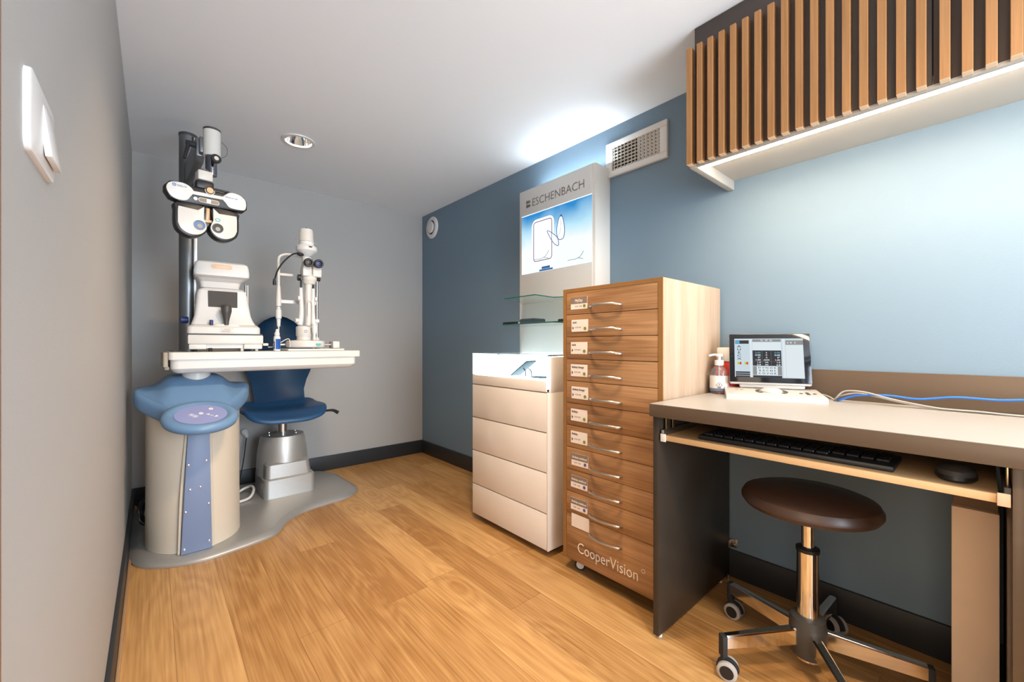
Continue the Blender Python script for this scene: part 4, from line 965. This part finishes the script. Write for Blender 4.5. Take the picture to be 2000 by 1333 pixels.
# ------------------------------------------------------------------ slit lamp
t = T('slit_lamp', 'ivory slit lamp microscope with twin eyepieces on the right of the instrument table', 'slit lamp', (.668, 2.585, .9635))
Z0 = .9635; ks = 1.03
def Z(z): return 1+(z-1)*ks - Z0
def X(x): return x*ks
t.part('base_plate', bb(nb(), -.115, .185, -.105, .105, .0003, .012, .004), M['ivory'])
t.part('base', lathe(nb(), [(.094, .018), (.101, .024), (.101, Z(1.012)), (.096, Z(1.020)), (.05, Z(1.024))], n=48), M['ivory'])
bm = nb(); cyl(bm, (-.16, .03, Z(.998)), (.165, .03, Z(.998)), .007, n=16); t.part('axle', bm, M['steel'])
bm = nb(); bb(bm, .150, .190, -.01, .07, .0125, Z(1.018), .006); t.part('rail_cap', bm, M['ivory'])
t.part('brand_mark', bb(nb(), .03, .055, -.1025, -.100, Z(.994), Z(1.005)), M['teal'])
t.part('pedestal', lathe(nb(), [(.040, Z(1.022)), (.038, Z(1.04)), (.040, Z(1.045)), (.043, Z(1.05)), (.043, Z(1.095)), (.036, Z(1.102))], (-.008, 0, 0), n=36), M['ivory'])
bm = nb(); tube(bm, [(-.010+.0065*math.cos(R(a)), -.0435, Z(1.072)+.0075*math.sin(R(a))) for a in range(0, 360, 30)], .0012, 6, 1, True); t.part('maker_mark', bm, M['text_blue'])
t.part('joystick', lathe(nb(), [(.008, Z(1.024)), (.008, Z(1.055)), (.013, Z(1.07)), (.015, Z(1.10)), (.010, Z(1.108))], (.032, -.055, 0), n=20), M['white'])
# main arms
bm = nb(); tube(bm, [(.004, -.03, Z(1.105)), (.006, -.032, Z(1.13)), (.006, -.035, Z(1.2)), (.004, -.038, Z(1.29)), (.006, -.04, Z(1.345))], .02, 14, 6, radii=lambda u: .015+.005*u); t.part('microscope_arm', bm, M['ivory'])
bm = nb(); tube(bm, [(.020, -.052, Z(1.12)), (.022, -.056, Z(1.16)), (.018, -.058, Z(1.23)), (.0, -.058, Z(1.235)), (-.002, -.056, Z(1.16))], .003, 8); t.part('arm_trim', bm, M['white'])
for s_ in (-1, 1):
    x = .004+s_*.032
    bm = nb(); tube(bm, [(x+.006*s_, -.01, Z(1.11)), (x, -.012, Z(1.14)), (x-.003*s_, -.012, Z(1.2)), (x, -.012, Z(1.27)), (x, -.012, Z(1.315))], .015, 12, 5, radii=lambda u: .016-.006*u); t.part('lamp_arm', bm, M['white'])
    t.part('arm_knob', cyl(nb(), (x+s_*.012, -.015, Z(1.132)), (x+s_*.032, -.017, Z(1.132)), .012, n=20, bev=.002), M['white'])
    t.part('pivot_knob', cyl(nb(), (x+s_*.006, -.02, Z(1.255)), (x+s_*.02, -.02, Z(1.255)), .014, n=20, bev=.002), M['white'])
    t.part('arm_rod', cyl(nb(), (x, -.015, Z(1.30)), (x, -.015, Z(1.36)), .005, n=12), M['black'])
    t.part('focus_knob', cyl(nb(), (.010+s_*.044, -.03, Z(1.368)), (.010+s_*.060, -.03, Z(1.368)), .018 if s_ < 0 else .012, n=22, bev=.002), M['black'])
# microscope head
bm = nb(); ball(bm, (.012, -.035, Z(1.368)), .034, (1.15, 1, .9), 24); lathe(bm, [(.03, Z(1.335)), (.036, Z(1.35)), (.02, Z(1.36))], (.010, -.035, 0), n=28); t.part('microscope_body', bm, M['ivory'])
for s_, cx in ((-1, -.008), (1, .044)):
    bm = nb()
    lo_ = [(cx+(-.024), Z(1.375)), (cx+.024, Z(1.375)), (cx+.025, Z(1.41)), (cx+.016, Z(1.455)), (cx-.016, Z(1.455)), (cx-.025, Z(1.41))]
    prism(bm, lo_, 0, .06, front(-.012), .008); t.part('prism_housing', bm, M['ivory'])
    ax = Vector((0, -1, -.10)); p0 = Vector((cx, -.06, Z(1.449)))
    t.part('eyepiece', lathe(nb(), [(.020, 0), (.022, .006), (.022, .022), (.025, .028), (.025, .040), (.021, .046), (.016, .046), (.012, .036)], p0, ax, 30, caps=False), M['black'])
    t.part('eyepiece_lens', lathe(nb(), [(.0165, .036), (.001, .040)], p0, ax, 22), M['brown_leather'] if s_ < 0 else M['navy'])
# lamp tower
bm = nb(); lathe(bm, [(.022, Z(1.455)), (.022, Z(1.495))], (.004, .01, 0), n=24); cyl(bm, (.018, -.012, Z(1.478)), (.018, -.022, Z(1.478)), .010, n=18); t.part('lamp_neck', bm, M['white'])
t.part('lamp_shade', lathe(nb(), [(.020, Z(1.494)), (.050, Z(1.518)), (.056, Z(1.526)), (.056, Z(1.546)), (.050, Z(1.552)), (.040, Z(1.556)), (.038, Z(1.574)), (.040, Z(1.576))], (.005, 0, 0), n=40), M['white'])
t.part('lamp_housing', lathe(nb(), [(.0395, Z(1.577)), (.036, Z(1.64)), (.032, Z(1.646)), (.01, Z(1.648))], (.003, 0, 0), n=36), M['ivory'])
bm = nb(); cyl(bm, (.003, 0, Z(1.647)), (.003, 0, Z(1.657)), .003, n=10); t.part('lamp_pin', bm, M['black'])
bm = nb(); cyl(bm, (-.036, 0, Z(1.576)), (-.052, -.004, Z(1.582)), .003, n=8); cyl(bm, (.042, 0, Z(1.576)), (.058, -.004, Z(1.574)), .003, n=8); t.part('clamp_screw', bm, M['steel'])
bm = nb(); prism(bm, [(.000, Z(1.545)), (.022, Z(1.545)), (.018, Z(1.537)), (.004, Z(1.537))], 0, .002, front(-.0555)); t.part('scale_slot', bm, M['black'])
# chin rest frame
HX0, HX1, YY = X(-.121), X(.079), .07
bm = nb(); tube(bm, [(HX0, YY, Z(1.30)), (HX0, YY, Z(1.40)), (HX0, YY, Z(1.475)), (HX0+.02, YY, Z(1.500)), (HX0+.06, YY, Z(1.507)), (HX1-.06, YY, Z(1.50)), (HX1-.02, YY, Z(1.48)), (HX1, YY, Z(1.44)), (HX1+.002, YY, Z(1.37))], .0075, 12); t.part('head_frame', bm, M['light_metal'])
bm = nb(); cyl(bm, (HX0, YY, .012), (HX0, YY, Z(1.39)), .0055, n=14); t.part('frame_post', bm, M['steel'])
bm = nb(); cyl(bm, (HX1, YY, .012), (HX1, YY, Z(1.37)), .0075, n=16); t.part('frame_post', bm, M['steel'])
t.part('post_foot', lathe(nb(), [(.014, .012), (.014, Z(1.034)), (.010, Z(1.04))], (HX1, YY, 0), n=20), M['ivory'])
t.part('sleeve', lathe(nb(), [(.014, Z(1.212)), (.014, Z(1.25)), (.009, Z(1.325)), (.007, Z(1.326))], (HX0, YY, 0), n=24), M['light_metal'])
t.part('adjusting_wheel', lathe(nb(), [(.010, Z(1.14)), (.015, Z(1.145)), (.015, Z(1.19)), (.011, Z(1.195)), (.011, Z(1.207))], (HX0, YY, 0), n=24), M['white'])
t.part('sleeve', lathe(nb(), [(.009, Z(1.10)), (.011, Z(1.14))], (HX0, YY, 0), n=20), M['light_metal'])
bm = nb(); bb(bm, HX0, HX1, YY-.004, YY+.006, Z(1.230), Z(1.249), .002); t.part('chin_rest_bar', bm, M['white'])
bm = nb(); bb(bm, HX0, -.05, YY-.004, YY+.006, Z(1.384), Z(1.398), .002); t.part('forehead_bar', bm, M['ivory'])
bm = nb(); tube(bm, [(-.04, -.01, Z(1.508)), (-.075, -.01, Z(1.492)), (-.115, -.01, Z(1.45)), (-.145, -.01, Z(1.40)), (-.160, -.01, Z(1.35))], .0042, 8); lathe(bm, [(.0075, Z(1.318)), (.0085, Z(1.33)), (.005, Z(1.352))], (-.162, -.01, 0), n=14); ball(bm, (-.03, -.012, Z(1.5)), .016, (1.2, 1, .6), 14)
t.part('lamp_cable', bm, M['black'])

# ------------------------------------------------------------------ chair
t = T('examination_chair', 'petrol blue shell chair on silver moulded pedestal behind the instrument table', 'chair', (.66, 3.09, .03))
Z0 = .03
def rr(x0, x1, y0, y1, z, r=.03): return [(x-.66, y-3.09, z-Z0) for x, y in rrect(x0, x1, y0, y1, r)]
bm = nb(); loft(bm, [rr(.520, .820, 2.930, 3.26, .030), rr(.522, .818, 2.934, 3.26, .142), rr(.528, .812, 2.942, 3.25, .150)]); t.part('pedestal_foot', bm, M['silver'])
bm = nb(); loft(bm, [rr(.532, .80, 2.950, 3.24, .1502), rr(.535, .79, 2.955, 3.24, .232), rr(.545, .78, 2.975, 3.23, .245, .04)]); t.part('pedestal_step', bm, M['silver'])
t.part('pedestal', lathe(nb(), [(.155, .121), (.148, .25), (.134, .345), (.126, .368), (.05, .375)], (0, .02, 0), n=44, sx=1), M['silver'])
for a in range(20, 380, 60): t.part('screw', lathe(nb(), [(.005, .372), (.004, .378)], (.09*math.cos(R(a)), .02+.09*math.sin(R(a)), 0), n=10), M['steel'])
t.part('piston', cyl(nb(), (0, .02, .37), (0, .02, .51), .031, n=28), M['chrome'])
so2 = [(p.x, p.y) for p in catmull([(x, y, 0) for x, y in ((-.19, -.19), (0, -.215), (.19, -.19), (.245, -.10), (.245, .05), (.20, .18), (.0, .21), (-.20, .18), (-.245, .05), (-.245, -.10))], 6, True)]
def zseat(x, y): return .545 + .018*ss(.08, .25, abs(x)) - .045*ss(.1, .22, -y) + .03*ss(.08, .21, y)
t.part('seat', field(nb(), so2, zseat, .032, 10, .014), M['seat_blue'], sharp=60)
bm = nb(); hw = [(.56, .15), (.60, .157), (.68, .160), (.75, .175), (.82, .205), (.90, .222), (.98, .222), (1.06, .190), (1.12, .145), (1.17, .095), (1.195, .05), (1.205, .012)]
rows = []
for z, w_ in hw:
    yb_ = .17 + .06*ss(.55, .75, z) + .03*(z-.6)
    rows.append([(.017+w_*u, yb_-.05*u*u*(1 if z > .7 else .4), z-Z0-.005) for u in [i/8-1 for i in range(17)]])
sheet(bm, rows, .014); t.part('backrest', bm, M['seat_blue'], sharp=60)
bm = nb(); tube(bm, [(.21, -.10, .508), (.255, -.12, .515), (.285, -.13, .512), (.31, -.145, .495)], .009, 10, 5, radii=lambda u: .006+.006*u); t.part('height_lever', bm, M['black'])

# ------------------------------------------------------------------ floor cables
solo('power_plug', lathe(nb(), [(.008, -.045), (.013, -.03), (.018, -.012), (.022, 0), (.022, .014)], (.488, 3.405, .38), (-.15, .9, .5), 20), M['white'], 'white power plug in the back wall behind the column', 'plug', (.488, 3.418, .38))
solo('black_cable', tube(nb(), [(.489, 3.36, .350), (.482, 3.35, .30), (.47, 3.33, .22), (.452, 3.3, .14), (.43, 3.25, .06), (.43, 3.2, .038)], .0032, 8), M['black'], 'thin black power cord hanging down behind the column', 'cable', (.46, 3.3, .03))
solo('white_hose', tube(nb(), [(.35, 3.10, .040), (.40, 3.15, .042), (.45, 3.18, .056), (.485, 3.14, .075), (.485, 3.06, .070), (.45, 3.0, .045), (.38, 2.98, .040), (.34, 3.0, .04)], .008, 10), M['white'], 'looped white hose on the floor plate between column and chair', 'cable', (.42, 3.1, .03))
bm = nb()
for k in range(9):
    a0 = random.uniform(0, 6.28); tilt = random.uniform(-.7, .7); rr_ = random.uniform(.035, .055)
    pts = []
    for i in range(10):
        a = a0+i*.628
        pts.append((-.022+rr_*.6*math.cos(a)+.01*math.sin(tilt), 2.93+rr_*math.cos(a)*math.sin(a0)+rr_*.5*math.sin(a), .115+rr_*1.1*math.sin(a+tilt)))
    tube(bm, pts, .0042, 6, 3, True)
solo('cable_bundle', bm, M['black'], 'tangled bundle of black cables in the corner beside the left wall', 'cable', (-.02, 2.93, .05))
